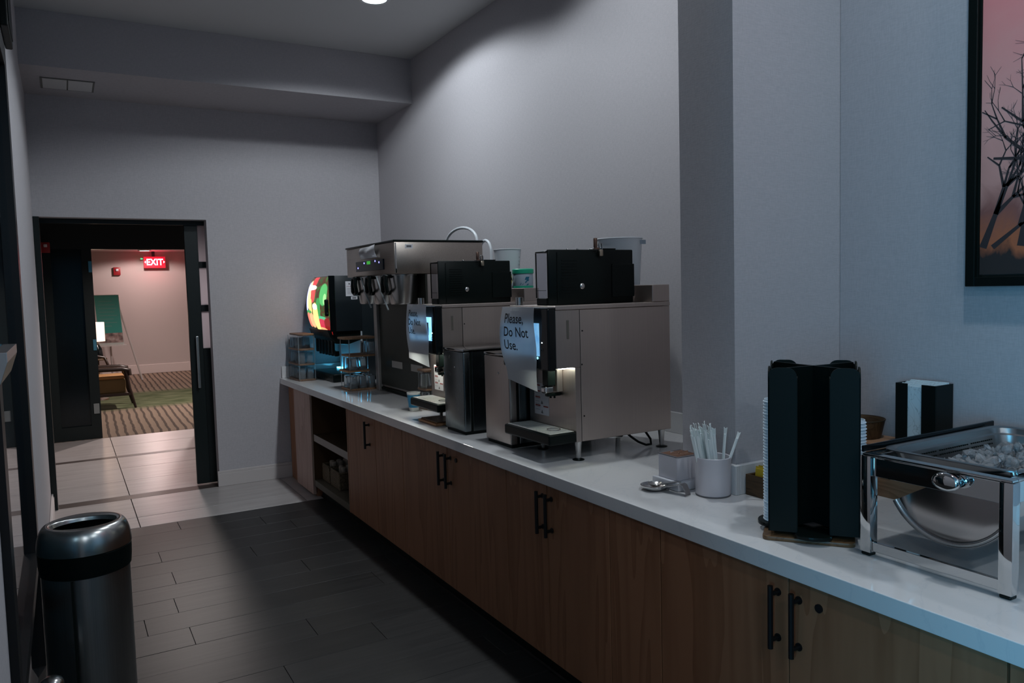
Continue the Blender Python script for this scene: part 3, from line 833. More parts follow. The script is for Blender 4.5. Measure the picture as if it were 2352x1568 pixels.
# milk coolers beside the machines
def cooler(x0, y0, y1, label, m_front, m_side):
    t = thing('milk_cooler', label, 'cooler', (2.0, (y0 + y1) / 2, ZT), 'tall narrow steel coolers on the counter')
    obj('body', MB().box(x0 + 0.052, 2.235, y0 + 0.003, y1 - 0.003, ZT + 0.016, 1.332, 0.003, 1), m_side, t)
    d = obj('door', MB().box(x0, x0 + 0.040, y0, y1, ZT + 0.016, 1.332, 0.007, 3), m_front, t, 30)
    obj('lock', MB().lathe((x0 - 0.0003, (y0 + y1) / 2 - 0.02, 1.25), [(0, 0.004), (0.005, 0.003), (0.006, 0), (0, 0)], 16, Matrix.Rotation(-math.pi / 2, 4, 'Y')), SATIN, d, 40)
    obj('gasket', MB().box(x0 + 0.0405, x0 + 0.0515, y0 + 0.004, y1 - 0.004, ZT + 0.018, 1.330), BLACKMAT, t)
    obj('lid', MB().box(x0 - 0.001, 2.236, y0 - 0.001, y1 + 0.001, 1.333, 1.346, 0.004, 2), CHROME_DK, t, 30)
    obj('base', MB().box(x0 + 0.010, 2.22, y0 + 0.006, y1 - 0.006, ZT + 0.0005, ZT + 0.0155), BLACKMAT, t)
    return t
cooler(1.770, 3.115, 3.360, 'tall grey steel cooler between the two coffee machines, its left edge behind the nearer sign', STEEL, STEEL_DK)
cooler(1.748, 3.548, 3.785, 'tall dark blue-grey steel cooler standing in front of the farther coffee machine', STEEL_DK, STEEL_DK)

# things on top of the machines
def beaker(name, c, r0, r1, h, label, cat, ticks=True):
    t = thing(name, label, cat, c)
    obj('wall', MB().lathe(c, [(0, 0.001), (r0, 0.001), (r1, h), (r1 + 0.004, h + 0.002), (r1 + 0.002, h + 0.004), (r1 - 0.003, h), (r0 - 0.003, 0.005), (0, 0.005)], 36), FROST, t, 40)
    if ticks:
        mb = MB()
        for k in range(7):
            z = h * (0.2 + 0.1 * k)
            rr = r0 + (r1 - r0) * z / h + 0.0008
            a0 = math.radians(-60)
            for q in range(3 if k % 2 else 5):
                a = a0 + q * 0.05
                mb.box(c[0] + rr * math.cos(a) - 0.001, c[0] + rr * math.cos(a) + 0.001, c[1] + rr * math.sin(a) - 0.001, c[1] + rr * math.sin(a) + 0.001, c[2] + z, c[2] + z + 0.0015)
        obj('measuring_marks', mb, GREYINK, t)
    return t
beaker('measuring_jug', (2.372, 4.155, 1.6505), 0.064, 0.083, 0.235, 'clear plastic measuring jug behind the farther hopper', 'jug')
t = thing('plastic_tub', 'clear shallow plastic tub lying behind the nearer hopper', 'container', (2.35, 3.02, 1.6505))
TB = (2.352, 3.02)
obj('wall', MB().lathe((TB[0], TB[1], 1.6505), [(0, 0.001), (0.095, 0.001), (0.108, 0.222), (0.113, 0.224), (0.111, 0.228), (0.105, 0.224), (0.092, 0.005), (0, 0.005)], 36), FROST, t, 40)
obj('print', MB().box(2.395, 2.43, 2.917, 2.918, 1.845, 1.865), mat('pale_blue_print', (0.3, 0.38, 0.45), 0.5), t)
GREEN = mat('green_lid', (0.02, 0.40, 0.24), 0.4)
t = thing('wipes_tub', 'round tub with a green lid and blue printed label on the farther machine', 'tub', (2.372, 3.99, 1.6505))
cx, cy = 2.378, 3.985
obj('body', MB().lathe((cx, cy, 1.6505), [(0, 0), (0.058, 0), (0.060, 0.004), (0.060, 0.085), (0, 0.085)], 36), mat('pale_label', (0.42, 0.50, 0.58), 0.45), t, 40)
obj('bottom_band', MB().lathe((cx, cy, 1.6515), [(0.0605, 0.0), (0.0612, 0.0), (0.0612, 0.012), (0.0605, 0.012)], 36, close=True), GREEN, t, 40)
obj('lid', MB().lathe((cx, cy, 1.736), [(0, 0), (0.063, 0), (0.064, 0.004), (0.064, 0.024), (0.060, 0.028), (0, 0.028)], 36), GREEN, t, 40)
mb = MB()
for k, (a, z0, z1, da) in enumerate(((-112, 0.048, 0.066, 22), (-105, 0.040, 0.05, 14), (-112, 0.03, 0.042, 8), (-140, 0.018, 0.03, 3), (-128, 0.018, 0.026, 3), (-104, 0.016, 0.024, 10))):
    def fnn(u, v, a=a, z0=z0, z1=z1, da=da):
        an = math.radians(a + da * u + 8 * v)
        return Vector((cx + 0.0608 * math.cos(an), cy + 0.0608 * math.sin(an), 1.6505 + z0 + (z1 - z0) * v))
    mb.grid(fnn, 6, 2)
obj('label_print', mb, mat('teal_print', (0.01, 0.13, 0.22), 0.5), t)
t = thing('yellow_pouch', 'crumpled pale yellow pouch standing against the green-lidded tub', 'pouch', (2.34, 4.06, 1.6505))
def pf(u, v, s=1):
    w = 0.045 * (0.8 + 0.2 * math.sin(v * 3))
    return Vector((2.313 + s * 0.008 * math.sin(math.pi * v) * math.sin(math.pi * u) + 0.006 * math.sin(u * 11 + v * 7), 4.062 - w * 1.0 * u, 1.6508 + 0.095 * v + 0.004 * math.sin(u * 9)))
obj('foil', MB().grid(lambda u, v: pf(u, v, 1) + Vector((0.004, 0, 0)), 8, 8).grid(lambda u, v: pf(u, v, -1) - Vector((0.004, 0, 0)), 8, 8), mat('yellow_foil', (0.55, 0.52, 0.22), 0.45), t, 60)
obj('pouch_seal', MB().box(2.309, 2.317, 4.018, 4.06, 1.7455, 1.753), mat('pale_seal', (0.6, 0.6, 0.45), 0.5), t)

# blue paper cup and wooden board by the farther machine
cx, cy = 1.868, 4.505
t = thing('paper_cup', 'blue and white paper cup standing beyond the drip tray of the farther machine', 'cup', (cx, cy, ZT))
obj('wall', MB().lathe((cx, cy, ZT + 0.0005), [(0, 0.002), (0.031, 0.0), (0.032, 0.02), (0.042, 0.112), (0.0405, 0.112), (0.030, 0.006), (0, 0.006)], 32), mat('white_cup', (0.62, 0.62, 0.6), 0.5), t, 40)
obj('rim', MB().lathe((cx, cy, ZT + 0.112), [(0.041, 0), (0.0435, 0.0), (0.044, 0.003), (0.042, 0.005), (0.0405, 0.003)], 32, close=True), mat('cup_rim', (0.65, 0.66, 0.65), 0.45), t, 40)
obj('blue_sleeve', MB().lathe((cx, cy, ZT + 0.022), [(0.0325, 0), (0.0330, 0), (0.0416, 0.080), (0.0410, 0.080)], 32, close=True), mat('blue_print', (0.01, 0.16, 0.30), 0.5), t, 40)
t = thing('serving_board', 'thin orange-brown wooden board under the tray of the farther coffee machine', 'board', (1.80, 4.0, ZT))
obj('board', MB().box(1.735, 1.872, 3.885, 4.13, ZT + 0.0005, ZT + 0.014, 0.004, 2), TAN, t, 30)
obj('second_layer', MB().box(1.75, 1.872, 3.90, 4.12, ZT + 0.0145, ZT + 0.020, 0.002, 1), BROWNBOARD, t, 30)

# ------------------------------------------------------------------ tall coffee brewer
YB0, YB1 = 4.70, 5.66
t = thing('coffee_brewer', 'tall stainless twin coffee brewer with a blue-lit control panel', 'coffee brewer', (2.1, 5.18, ZT))
BR = t
obj('head', MB().box(1.85, 2.49, YB0, YB1, 1.762, 1.968, 0.004, 2), steel_mat('bronze_steel', (0.42, 0.365, 0.325), 0.30, 'y'), t, 30)
obj('top_cover', MB().box(1.843, 2.495, YB0 - 0.006, YB1 + 0.006, 1.969, 1.981, 0.003, 1), BLACK, t)
obj('corner_trim', MB().box(1.855, 1.864, YB0 - 0.0035, YB0 - 0.0002, 1.768, 1.962, 0.001, 1), CHROME, t)
obj('column', MB().box(2.075, 2.49, YB0 + 0.004, YB1 - 0.004, ZT + 0.03, 1.761, 0.003, 1), STEEL, t, 30)
obj('front_panel', MB().box(2.062, 2.0745, YB0 + 0.006, YB1 - 0.07, ZT + 0.05, 1.76), mat('dark_shaded_panel', (0.012, 0.013, 0.008), 0.45), t)  # blackish paint, with the shade under the head put into its colour
obj('base_plate', MB().box(2.06, 2.49, YB0 + 0.02, YB1 - 0.02, ZT + 0.012, ZT + 0.0295), BLACKMAT, t)
for yy in (YB0 + 0.06, YB1 - 0.10):
    for x in (2.12, 2.42):
        obj('foot', MB().cyl((x, yy, ZT + 0.0004), 0.02, 0.0112, n=16), BLACK, t)
obj('post', MB().box(2.04, 2.0745, YB1 - 0.066, YB1 - 0.006, ZT + 0.0005, 1.60, 0.003, 1), mat('post_steel', (0.34, 0.32, 0.31), 0.4, metal=0.6), t)
for yy in (5.26, 4.90):
    obj('data_plate', MB().box(2.0605, 2.0618, yy - 0.10, yy + 0.10, 1.098, 1.146), mat('plate_grey_%d' % int(yy * 100), (0.30, 0.28, 0.26), 0.5), t)
for k, yy in enumerate((4.86, 5.17, 5.47)):
    f = obj('brew_funnel', MB().lathe((1.965, yy, 1.565), [(0, 0), (0.080, 0), (0.086, 0.008), (0.108, 0.188), (0.112, 0.190), (0.112, 0.196), (0, 0.196)], 40), SATIN, t, 40)
    pts = [(1.868, yy, 1.752), (1.838, yy, 1.752), (1.826, yy, 1.742), (1.822, yy, 1.70), (1.824, yy, 1.655), (1.832, yy, 1.642), (1.852, yy, 1.640), (1.880, yy, 1.640)]
    obj('funnel_handle', MB().tube(pts, 0.0135, 10).box(1.818, 1.878, yy - 0.055, yy + 0.012, 1.738, 1.760, 0.004, 1)
        .tube([(1.826, yy - 0.062, 1.752), (1.822, yy - 0.064, 1.70), (1.828, yy - 0.070, 1.650), (1.834, yy - 0.035, 1.640), (1.834, yy, 1.640)], 0.0135, 10), BLACK, f, 60)
for a, b in (((1.835, 5.315, 1.755), (1.835, 5.13, 1.545)), ((1.835, 5.00, 1.755), (1.835, 4.80, 1.530))):
    obj('water_tube', MB().tube([a, ((a[0] + b[0]) / 2 - 0.005, (a[1] + b[1]) / 2, (a[2] + b[2]) / 2), b], 0.006, 8), mat('clear_grey_tube', (0.30, 0.33, 0.34), 0.25), t, 60)
cp = obj('control_panel', MB().box(1.840, 1.8495, 4.885, 5.43, 1.797, 1.868, 0.001, 1), mat('navy_panel', (0.004, 0.006, 0.014), 0.2), t)
BLU = emitter('blue_led', (0.12, 0.12, 1.0), 14)
for yy, zz in ((5.25, 1.853), (5.03, 1.859), (4.956, 1.848), (5.383, 1.823)):
    obj('led', MB().cyl((1.8392, yy, zz), 0.0055, 0.0008, n=12, axis='x'), BLU, cp)
obj('display', MB().box(1.8392, 1.8399, 5.125, 5.195, 1.842, 1.864), emitter('green_display', (0.05, 0.42, 0.05), 0.9), cp)
st = obj('asset_sticker', MB().box(1.925, 1.979, YB0 - 0.0008, YB0 - 0.0001, 1.926, 1.952), STICKER, t)
obj('sticker_print', MB().box(1.935, 1.969, YB0 - 0.0012, YB0 - 0.0009, 1.933, 1.946), GREYINK, st)
t = thing('paper_note', 'crumpled white paper note taped above the blue-lit brewer panel', 'note', (1.84, 5.15, 1.87))
obj('sheet', MB().grid(lambda u, v: Vector((1.840 - 0.016 * math.sin(math.pi * v) * (0.5 + 0.5 * u) - 0.004 * math.sin(u * 8 + v * 5), 5.325 - 0.31 * u - 0.03 * v * u, 1.958 - 0.075 * v + 0.012 * u * (1 - v))), 10, 8), PAPER, t, 180)
obj('scribble', MB().grid(lambda u, v: Vector((1.815 - 0.006 * u, 5.28 - 0.2 * u, 1.925 + 0.006 * math.sin(u * 40) - 0.004 * v)), 40, 1), GREYINK, t)
# tubing loops behind the brewer
def loop_tube(name, pts, label):
    o = obj(name, MB().tube(pts, 0.0105, 10), mat('white_tubing', (0.60, 0.63, 0.66), 0.35), None, 60)
    return tag(recenter(o), label, 'tube')
P0, P1, Pt = Vector((2.52, 5.345, 1.90)), Vector((2.52, 4.845, 1.90)), Vector((2.52, 5.09, 2.10))
pts = []
for k in range(17):
    a = math.pi * k / 16
    pts.append((2.525, 5.098 + 0.255 * math.cos(a), 1.985 + 0.112 * math.sin(a)))
pts = [(2.525, 5.36, 1.60), (2.525, 5.358, 1.9)] + pts + [(2.525, 4.835, 1.9), (2.525, 4.83, 1.60)]
loop_tube('drain_tube', pts, 'larger white tubing arch rising behind the tall brewer')
pts = []
for k in range(13):
    a = math.pi * k / 12
    pts.append((2.565, 4.80 + 0.085 * math.cos(a), 1.90 + 0.088 * math.sin(a)))
pts = [(2.565, 4.888, 1.60)] + pts + [(2.565, 4.71, 1.7), (2.565, 4.705, 1.55)]
loop_tube('drain_tube', pts, 'smaller white tubing arch at the near side of the tall brewer')
# supports: the tubes run down behind to the counter
for o, (x, ys) in zip([o for o in COL.objects if o.name.startswith('drain_tube')], ((2.525, (5.36, 4.83)), (2.565, (4.888, 4.705)))):
    b = bmesh.new(); b.from_mesh(o.data)
    lo = min(v.co.z for v in b.verts)
    for v in b.verts:
        if v.co.z < lo + 0.06: v.co.z = ZT + 0.001 - o.location.z
    b.to_mesh(o.data); b.free()
    recenter(o)

# ------------------------------------------------------------------ soda dispenser
Y0, Y1 = 6.33, 6.93
t = thing('soda_dispenser', 'black juice and soda dispenser with a lit fruit picture on its front', 'drink dispenser', (2.2, 6.63, ZT))
DKBLUE = mat('dark_blue_black', (0.010, 0.016, 0.020), 0.38)
obj('housing', MB().box(2.18, 2.58, Y0, Y1, ZT + 0.03, 1.795, 0.006, 2).box(1.955, 2.18, Y0, Y1, 1.33, 1.795, 0.006, 2), DKBLUE, t, 30)
def front(u, v):
    y = Y1 - 0.004 - u * (Y1 - Y0 - 0.008)
    bul = 0.075 * math.sin(math.pi * (0.12 + 0.88 * v)) ** 0.7 + 0.02 * math.sin(math.pi * u)
    z1 = 1.352 - 0.075 * max(0, u - 0.35) ** 1.0 * (1)
    return Vector((1.953 - bul * (1 - 0.35 * u * u), y, z1 + (1.79 - z1) * v))
FRUIT = mat('lit_fruit_picture', (0.02, 0.02, 0.02), 0.15)
def fruit_nodes():
    m = FRUIT
    uv = nd(m, 'ShaderNodeUVMap')
    sep = nd(m, 'ShaderNodeSeparateXYZ'); lk(m, uv.outputs[0], sep.inputs[0])
    col = None
    nzv = noise(m, uv.outputs[0], 7, 3)
    col = ramp(m, nzv, [(0.35, (0.03, 0.10, 0.02)), (0.5, (0.10, 0.02, 0.01)), (0.65, (0.04, 0.18, 0.03))])
    # (u, v, ru, rv, colour)
    blobs = [(0.04, 0.5, 0.07, 0.42, (0.75, 0.85, 1.6)), (0.16, 0.66, 0.12, 0.28, (1.6, 1.1, 0.7)), (0.34, 0.93, 0.13, 0.12, (0.9, 0.06, 0.07)),
             (0.36, 0.66, 0.13, 0.16, (0.85, 0.10, 0.09)), (0.24, 0.80, 0.26, 0.05, (1.7, 1.6, 1.4)), (0.19, 0.56, 0.09, 0.18, (1.5, 1.2, 0.55)),
             (0.78, 0.68, 0.13, 0.20, (0.12, 0.62, 0.18)), (0.84, 0.60, 0.05, 0.10, (0.5, 1.1, 0.4)), (0.62, 0.42, 0.08, 0.20, (0.05, 0.40, 0.10)),
             (0.27, 0.42, 0.09, 0.17, (1.5, 1.0, 0.30)), (0.13, 0.30, 0.20, 0.06, (0.05, 0.40, 0.10)), (0.10, 0.16, 0.13, 0.15, (1.2, 0.30, 0.20)),
             (0.28, 0.15, 0.13, 0.15, (1.4, 0.62, 0.30)), (0.75, 0.24, 0.16, 0.05, (0.10, 0.62, 0.30)), (0.72, 0.13, 0.18, 0.11, (0.75, 0.04, 0.09)),
             (0.90, 0.12, 0.12, 0.16, (0.30, 0.01, 0.01)), (0.72, 0.02, 0.16, 0.06, (1.3, 0.60, 0.25)), (0.50, 0.22, 0.115, 0.30, (1.5, 1.35, 0.35)), (0.49, 0.44, 0.10, 0.06, (1.8, 1.8, 1.3))]
    for (cu, cv, ru, rv, c) in blobs:
        a = nd(m, 'ShaderNodeMath', operation='SUBTRACT'); lk(m, sep.outputs['X'], a.inputs[0]); a.inputs[1].default_value = cu
        a2 = nd(m, 'ShaderNodeMath', operation='DIVIDE'); lk(m, a.outputs[0], a2.inputs[0]); a2.inputs[1].default_value = ru
        a3 = nd(m, 'ShaderNodeMath', operation='POWER'); 
        aa = nd(m, 'ShaderNodeMath', operation='ABSOLUTE'); lk(m, a2.outputs[0], aa.inputs[0]); lk(m, aa.outputs[0], a3.inputs[0]); a3.inputs[1].default_value = 2.0
        b_ = nd(m, 'ShaderNodeMath', operation='SUBTRACT'); lk(m, sep.outputs['Y'], b_.inputs[0]); b_.inputs[1].default_value = cv
        b2_ = nd(m, 'ShaderNodeMath', operation='DIVIDE'); lk(m, b_.outputs[0], b2_.inputs[0]); b2_.inputs[1].default_value = rv
        ba = nd(m, 'ShaderNodeMath', operation='ABSOLUTE'); lk(m, b2_.outputs[0], ba.inputs[0])
        b3_ = nd(m, 'ShaderNodeMath', operation='POWER'); lk(m, ba.outputs[0], b3_.inputs[0]); b3_.inputs[1].default_value = 3.0
        s_ = nd(m, 'ShaderNodeMath', operation='ADD'); lk(m, a3.outputs[0], s_.inputs[0]); lk(m, b3_.outputs[0], s_.inputs[1])
        mr = nd(m, 'ShaderNodeMapRange'); lk(m, s_.outputs[0], mr.inputs['Value'])
        mr.inputs['From Min'].default_value = 0.75; mr.inputs['From Max'].default_value = 1.1
        mr.inputs['To Min'].default_value = 1.0; mr.inputs['To Max'].default_value = 0.0
        mx = nd(m, 'ShaderNodeMix', data_type='RGBA')
        lk(m, mr.outputs['Result'], mx.inputs['Factor']); lk(m, col, mx.inputs['A']); mx.inputs['B'].default_value = (*c, 1)
        col = mx.outputs['Result']
    b = m.node_tree.nodes['Principled BSDF']
    lk(m, col, b.inputs['Emission Color']); b.inputs['Emission Strength'].default_value = 1.15
fruit_nodes()
mb = MB()
nu, nv = 24, 24
b = bmesh.new()
uvl = b.loops.layers.uv.new('UVMap')
V = [[b.verts.new(front(i / nu, j / nv)) for j in range(nv + 1)] for i in range(nu + 1)]
for i in range(nu):
    for j in range(nv):
        fc = b.faces.new([V[i][j], V[i][j + 1], V[i + 1][j + 1], V[i + 1][j]])
        for lp, (a, c) in zip(fc.loops, ((i, j), (i, j + 1), (i + 1, j + 1), (i + 1, j))):
            lp[uvl].uv = (a / nu, c / nv)
mb.bm.free(); mb.bm = b
fp = obj('lit_front_panel', mb, FRUIT, t, 180)
obj('side_cheek', MB().box(1.905, 1.9545, Y0 - 0.001, Y0 + 0.004, 1.33, 1.795, 0.001, 1), BLACKGLOSS, t)
# side fill so that the curved front is closed
mb = MB()
for u, y in ((0.0, Y1 - 0.003), (1.0, Y0 + 0.005)):
    prof = [front(u, k / 12) for k in range(13)]
    bb = bmesh.new()
    vs = [bb.verts.new((p.x + 0.001, y, p.z)) for p in prof] + [bb.verts.new((1.954, y, prof[-1].z)), bb.verts.new((1.954, y, prof[0].z))]
    bb.faces.new(vs)
    mb.add(bb)
obj('panel_edge', mb, BLACKGLOSS, fp)
obj('lock_recess', MB().box(1.868, 1.8985, Y0 - 0.006, Y0 + 0.03, 1.46, 1.60, 0.010, 3), BLACKMAT, t, 30)
obj('lock', MB().cyl((1.882, Y0 - 0.009, 1.485), 0.006, 0.003, n=14, axis='y'), CHROME, t)
nz = obj('nozzle_cover', MB().prism([(1.885, 1.345), (2.175, 1.325), (2.175, 1.25), (2.06, 1.215), (1.96, 1.225), (1.905, 1.285)], 'y', Y0 + 0.02, Y1 - 0.02, 0.006), BLACK, t, 30)
for k in range(6):
    yy = Y0 + 0.07 + k * 0.09
    obj('lever', MB().box(1.935, 1.960, yy, yy + 0.045, 1.135, 1.255, 0.008, 2).box(1.9605, 2.00, yy + 0.012, yy + 0.032, 1.115, 1.16, 0.006, 2), BLACK, nz, 30)
dt = obj('drip_tray', MB().box(1.915, 2.178, Y0 + 0.01, Y1 - 0.01, ZT + 0.0005, ZT + 0.070, 0.010, 3), BLACK, t, 30)
obj('base', MB().box(2.181, 2.57, Y0 + 0.01, Y1 - 0.01, ZT + 0.0005, ZT + 0.0295), BLACKMAT, t)
obj('splash_panel', MB().box(2.168, 2.179, Y0 + 0.006, Y1 - 0.006, ZT + 0.075, 1.324), mat('white_splash', (0.50, 0.55, 0.60), 0.3), t)
obj('light_strip', MB().box(2.120, 2.160, Y0 + 0.03, Y1 - 0.03, ZT + 0.0715, ZT + 0.079), emitter('cyan_strip', (0.10, 0.62, 1.0), 12.0), t)
st = obj('notice_sticker', MB().box(2.048, 2.193, Y0 - 0.0009, Y0 - 0.0001, 1.622, 1.746), STICKER, t)
mb = MB().box(2.075, 2.086, Y0 - 0.0014, Y0 - 0.001, 1.718, 1.732).box(2.094, 2.165, Y0 - 0.0014, Y0 - 0.001, 1.722, 1.730)
for k in range(5):
    mb.box(2.06, 2.18 - 0.01 * (k % 2), Y0 - 0.0014, Y0 - 0.001, 1.640 + k * 0.011, 1.6425 + k * 0.011)
obj('print', mb, GREYINK, st)
obj('red_line', MB().box(2.056, 2.184, Y0 - 0.0014, Y0 - 0.001, 1.701, 1.7045), mat('pink_line', (0.4, 0.22, 0.25), 0.5), st)
st = obj('asset_sticker', MB().box(2.092, 2.147, Y0 - 0.0009, Y0 - 0.0001, 1.594, 1.618), STICKER, t)
obj('print', MB().box(2.102, 2.137, Y0 - 0.0014, Y0 - 0.001, 1.600, 1.612), GREYINK, st)

# ------------------------------------------------------------------ tumbler racks
def tumbler_mesh():
    return MB().lathe((0, 0, 0), [(0.0305, 0.0), (0.032, 0.0), (0.0275, 0.088), (0.026, 0.0935), (0, 0.0935), (0, 0.088), (0.0255, 0.086)], 18)
TUM = obj('tumbler', tumbler_mesh(), ACRYL, None, 40)
TUM_used = [False]
def tumbler(x, y, z, label, group):
    if not TUM_used[0]:
        o = TUM; TUM_used[0] = True
    else:
        o = TUM.copy(); COL.objects.link(o)
    o.location = (x, y, z)
    tag(o, label, 'glass', group)
def rack(x0, x1, y0, y1, levels, label, boardm):
    t = thing('tumbler_rack', label, 'rack', ((x0 + x1) / 2, (y0 + y1) / 2, ZT))
    for k, (z, dx0, dx1, dy) in enumerate(levels):
        cx, cy = (x0 + dx0 + x1 + dx1) / 2, (y0 + y1) / 2
        hx, hy = (x1 + dx1 - x0 - dx0) / 2, (y1 - y0) / 2 + dy
        poly = []
        for q in range(40):
            a = 2 * math.pi * q / 40
            e = 0.32
            c_, s_ = math.cos(a), math.sin(a)
            wob = 1 + 0.02 * math.sin(5 * a + k)
            poly.append((cx + hx * wob * math.copysign(abs(c_) ** e, c_), cy + hy * wob * math.copysign(abs(s_) ** e, s_)))
        obj('shelf_board', MB().prism(poly, 'z', z, z + 0.014, 0.003), boardm, t, 40)
    for x, y in ((x0 + 0.012, y0 + 0.012), (x1 - 0.012, y0 + 0.012), (x0 + 0.012, y1 - 0.012), (x1 - 0.012, y1 - 0.012)):
        obj('post', MB().cyl((x, y, ZT + 0.001), 0.004, levels[-1][0] - ZT - 0.002, n=10), ACRYL, t, 40)
    return t
RUST = wood_mat('rustic_board', (0.20, 0.10, 0.05), (0.30, 0.165, 0.085), (0.36, 0.21, 0.12), 'y', 0.5, 2.0)
RUST2 = wood_mat('dark_rustic_board', (0.11, 0.06, 0.04), (0.16, 0.095, 0.06), (0.20, 0.125, 0.085), 'y', 0.5, 2.0)
LA = 'far rack by the wall'
rack(1.705, 1.865, 6.64, 7.015, [(ZT + 0.0005, 0, 0, 0), (1.037, 0, 0, 0), (1.165, 0.005, 0, 0), (1.292, 0.02, 0, 0)], 'three-tier wooden rack of clear tumblers in front of the soda dispenser, by the wall', RUST2)
for lv, z in enumerate((ZT + 0.015, 1.0515, 1.1795)):
    for i in range(4):
        for j in range(2):
            if lv == 2 and i < 1: continue
            tumbler(1.752 + 0.068 * j, 6.695 + 0.085 * i, z, 'clear upturned tumbler in the wooden rack beside the back wall, %s tier' % ('bottom', 'middle', 'top')[lv], 'tumblers in the far rack, %s tier' % ('bottom', 'middle', 'top')[lv])
rack(1.845, 2.085, 5.70, 5.94, [(ZT + 0.0005, 0, 0.005, 0), (1.043, -0.01, -0.06, 0), (1.160, 0.01, 0.0, 0), (1.295, -0.02, 0.0, 0)], 'three-tier rustic wooden rack of clear tumblers between the soda dispenser and the brewer', RUST)
for lv, z in enumerate((ZT + 0.015, 1.0575, 1.1745)):
    for i in range(3):
        for j in range(3):
            x, y = 1.893 + 0.072 * j, 5.745 + 0.072 * i
            if lv == 1 and j == 2: continue
            if lv == 2 and j < 2: continue
            tumbler(x, y, z, 'clear upturned tumbler in the wooden rack beside the tall brewer, %s tier' % ('bottom', 'middle', 'top')[lv], 'tumblers in the brewer-side rack, %s tier' % ('bottom', 'middle', 'top')[lv])
rack(1.93, 2.055, 4.46, 4.60, [(ZT + 0.0005, 0, 0.0, 0), (1.022, 0.0, 0.0, 0), (1.140, 0.0, 0.0, 0)], 'small two-tier wooden rack of clear tumblers beside the blue paper cup', RUST2)
for lv, z in enumerate((ZT + 0.015, 1.0365)):
    for j in range(2):
        tumbler(1.96 + 0.066 * j, 4.53, z, 'clear upturned tumbler in the small rack by the blue cup, %s tier' % ('bottom', 'top')[lv], 'tumblers in the small rack, %s tier' % ('bottom', 'top')[lv])

# ------------------------------------------------------------------ straws, sugar caddy, spoon rest
cx, cy = 1.955, 2.0
CRX, CRY = 1.958, 2.003
t = thing('straw_jar', 'white ceramic crock filled with paper-wrapped straws', 'jar', (CRX, CRY, ZT))
obj('wall', MB().lathe((CRX, CRY, ZT + 0.0005), [(0, 0.004), (0.050, 0.004), (0.053, 0), (0.058, 0), (0.0605, 0.006), (0.0615, 0.05), (0.0625, 0.130), (0.0625, 0.136), (0.0605, 0.138), (0.0585, 0.136), (0.0575, 0.02), (0.055, 0.012), (0, 0.012)], 48), CERAMIC, t, 40)
obj('foot_ring', MB().lathe((CRX, CRY, ZT + 0.001), [(0.0600, 0.0), (0.0612, 0.0), (0.0615, 0.004), (0.0606, 0.004)], 48, close=True), GREYINK, t, 40)
def straw_proto():
    mb = MB().tube([(0, 0, 0), (0, 0, 0.185)], 0.0052, 8)
    mb.prism([(-0.0065, 0.184), (0.0065, 0.184), (0.0080, 0.209), (0.002, 0.205), (-0.0080, 0.210)], 'y', -0.0006, 0.0006)
    return mb
SP = obj('wrapped_straw', straw_proto(), WHITEPAPER, None, 40)
first = True
rng = random.Random(3)
# camera-right direction in plan; the bundle leans to the left of the jar
tdir = Vector((0.866, -0.5, 0)); ndir = Vector((0.5, 0.866, 0))
def place_straw(bs, bn, ls, ln, spin, drop, label, grp):
    global first
    if first:
        o = SP; first = False
    else:
        o = SP.copy(); COL.objects.link(o)
    p0 = Vector((CRX, CRY, ZT + 0.016)) + tdir * bs + ndir * bn
    d = (tdir * ls + ndir * ln + Vector((0, 0, 1))).normalized()
    o.rotation_mode = 'QUATERNION'
    o.rotation_quaternion = d.to_track_quat('Z', 'Y') @ Matrix.Rotation(spin, 4, 'Z').to_quaternion()
    o.location = p0 - Vector((0, 0, drop))
    tag(o, label, 'straw', grp)
for i in range(28):
    s0 = -0.038 + 0.0020 * i
    n0 = rng.uniform(-0.026, 0.026)
    e0 = -0.058 + 0.0026 * i
    place_straw(max(-0.038, s0), n0, (e0 - s0) / 0.12 - 0.05, rng.uniform(-0.05, 0.05), rng.uniform(-0.6, 0.6), -rng.uniform(0, 0.034), 'paper-wrapped straw in the crowded bundle in the white crock', 'wrapped straws in the bundle')
place_straw(0.026, -0.012, 0.09, 0.03, 0.2, -0.016, 'paper-wrapped straw standing apart upright in the crock, next to the one that leans', 'single straws')
place_straw(0.018, -0.020, 0.37, 0.03, 0.3, -0.012, 'paper-wrapped straw leaning farthest towards the column from the crock', 'single straws')

# sugar caddy
CC = Vector((1.942, 2.163, ZT))
RZ = Matrix.Translation(CC)
t = thing('sugar_caddy', 'square white caddy of raw sugar packets standing on a white block', 'caddy', CC)
obj('box', MB().box(-0.052, 0.052, -0.052, -0.048, 0.0345, 0.120, 0.0015, 1).box(-0.052, 0.052, 0.048, 0.052, 0.0345, 0.120, 0.0015, 1).box(-0.052, -0.048, -0.048, 0.048, 0.0345, 0.120, 0.0015, 1).box(0.048, 0.052, -0.048, 0.048, 0.0345, 0.120, 0.0015, 1).box(-0.048, 0.048, -0.048, 0.048, 0.0345, 0.040).xf(RZ), CERAMIC, t, 30)
obj('base_block', MB().box(-0.066, 0.062, -0.070, 0.073, 0.0005, 0.034, 0.004, 2).xf(RZ), mat('white_block', (0.66, 0.66, 0.70), 0.35), t, 30)
obj('rim', MB().box(-0.0535, 0.0535, -0.0535, -0.0475, 0.1205, 0.1225).box(-0.0535, 0.0535, 0.0475, 0.0535, 0.1205, 0.1225).box(-0.0535, -0.0475, -0.0475, 0.0475, 0.1205, 0.1225).box(0.0475, 0.0535, -0.0475, 0.0475, 0.1205, 0.1225).xf(RZ), mat('caddy_rim', (0.16, 0.15, 0.16), 0.4), t)
pk = None
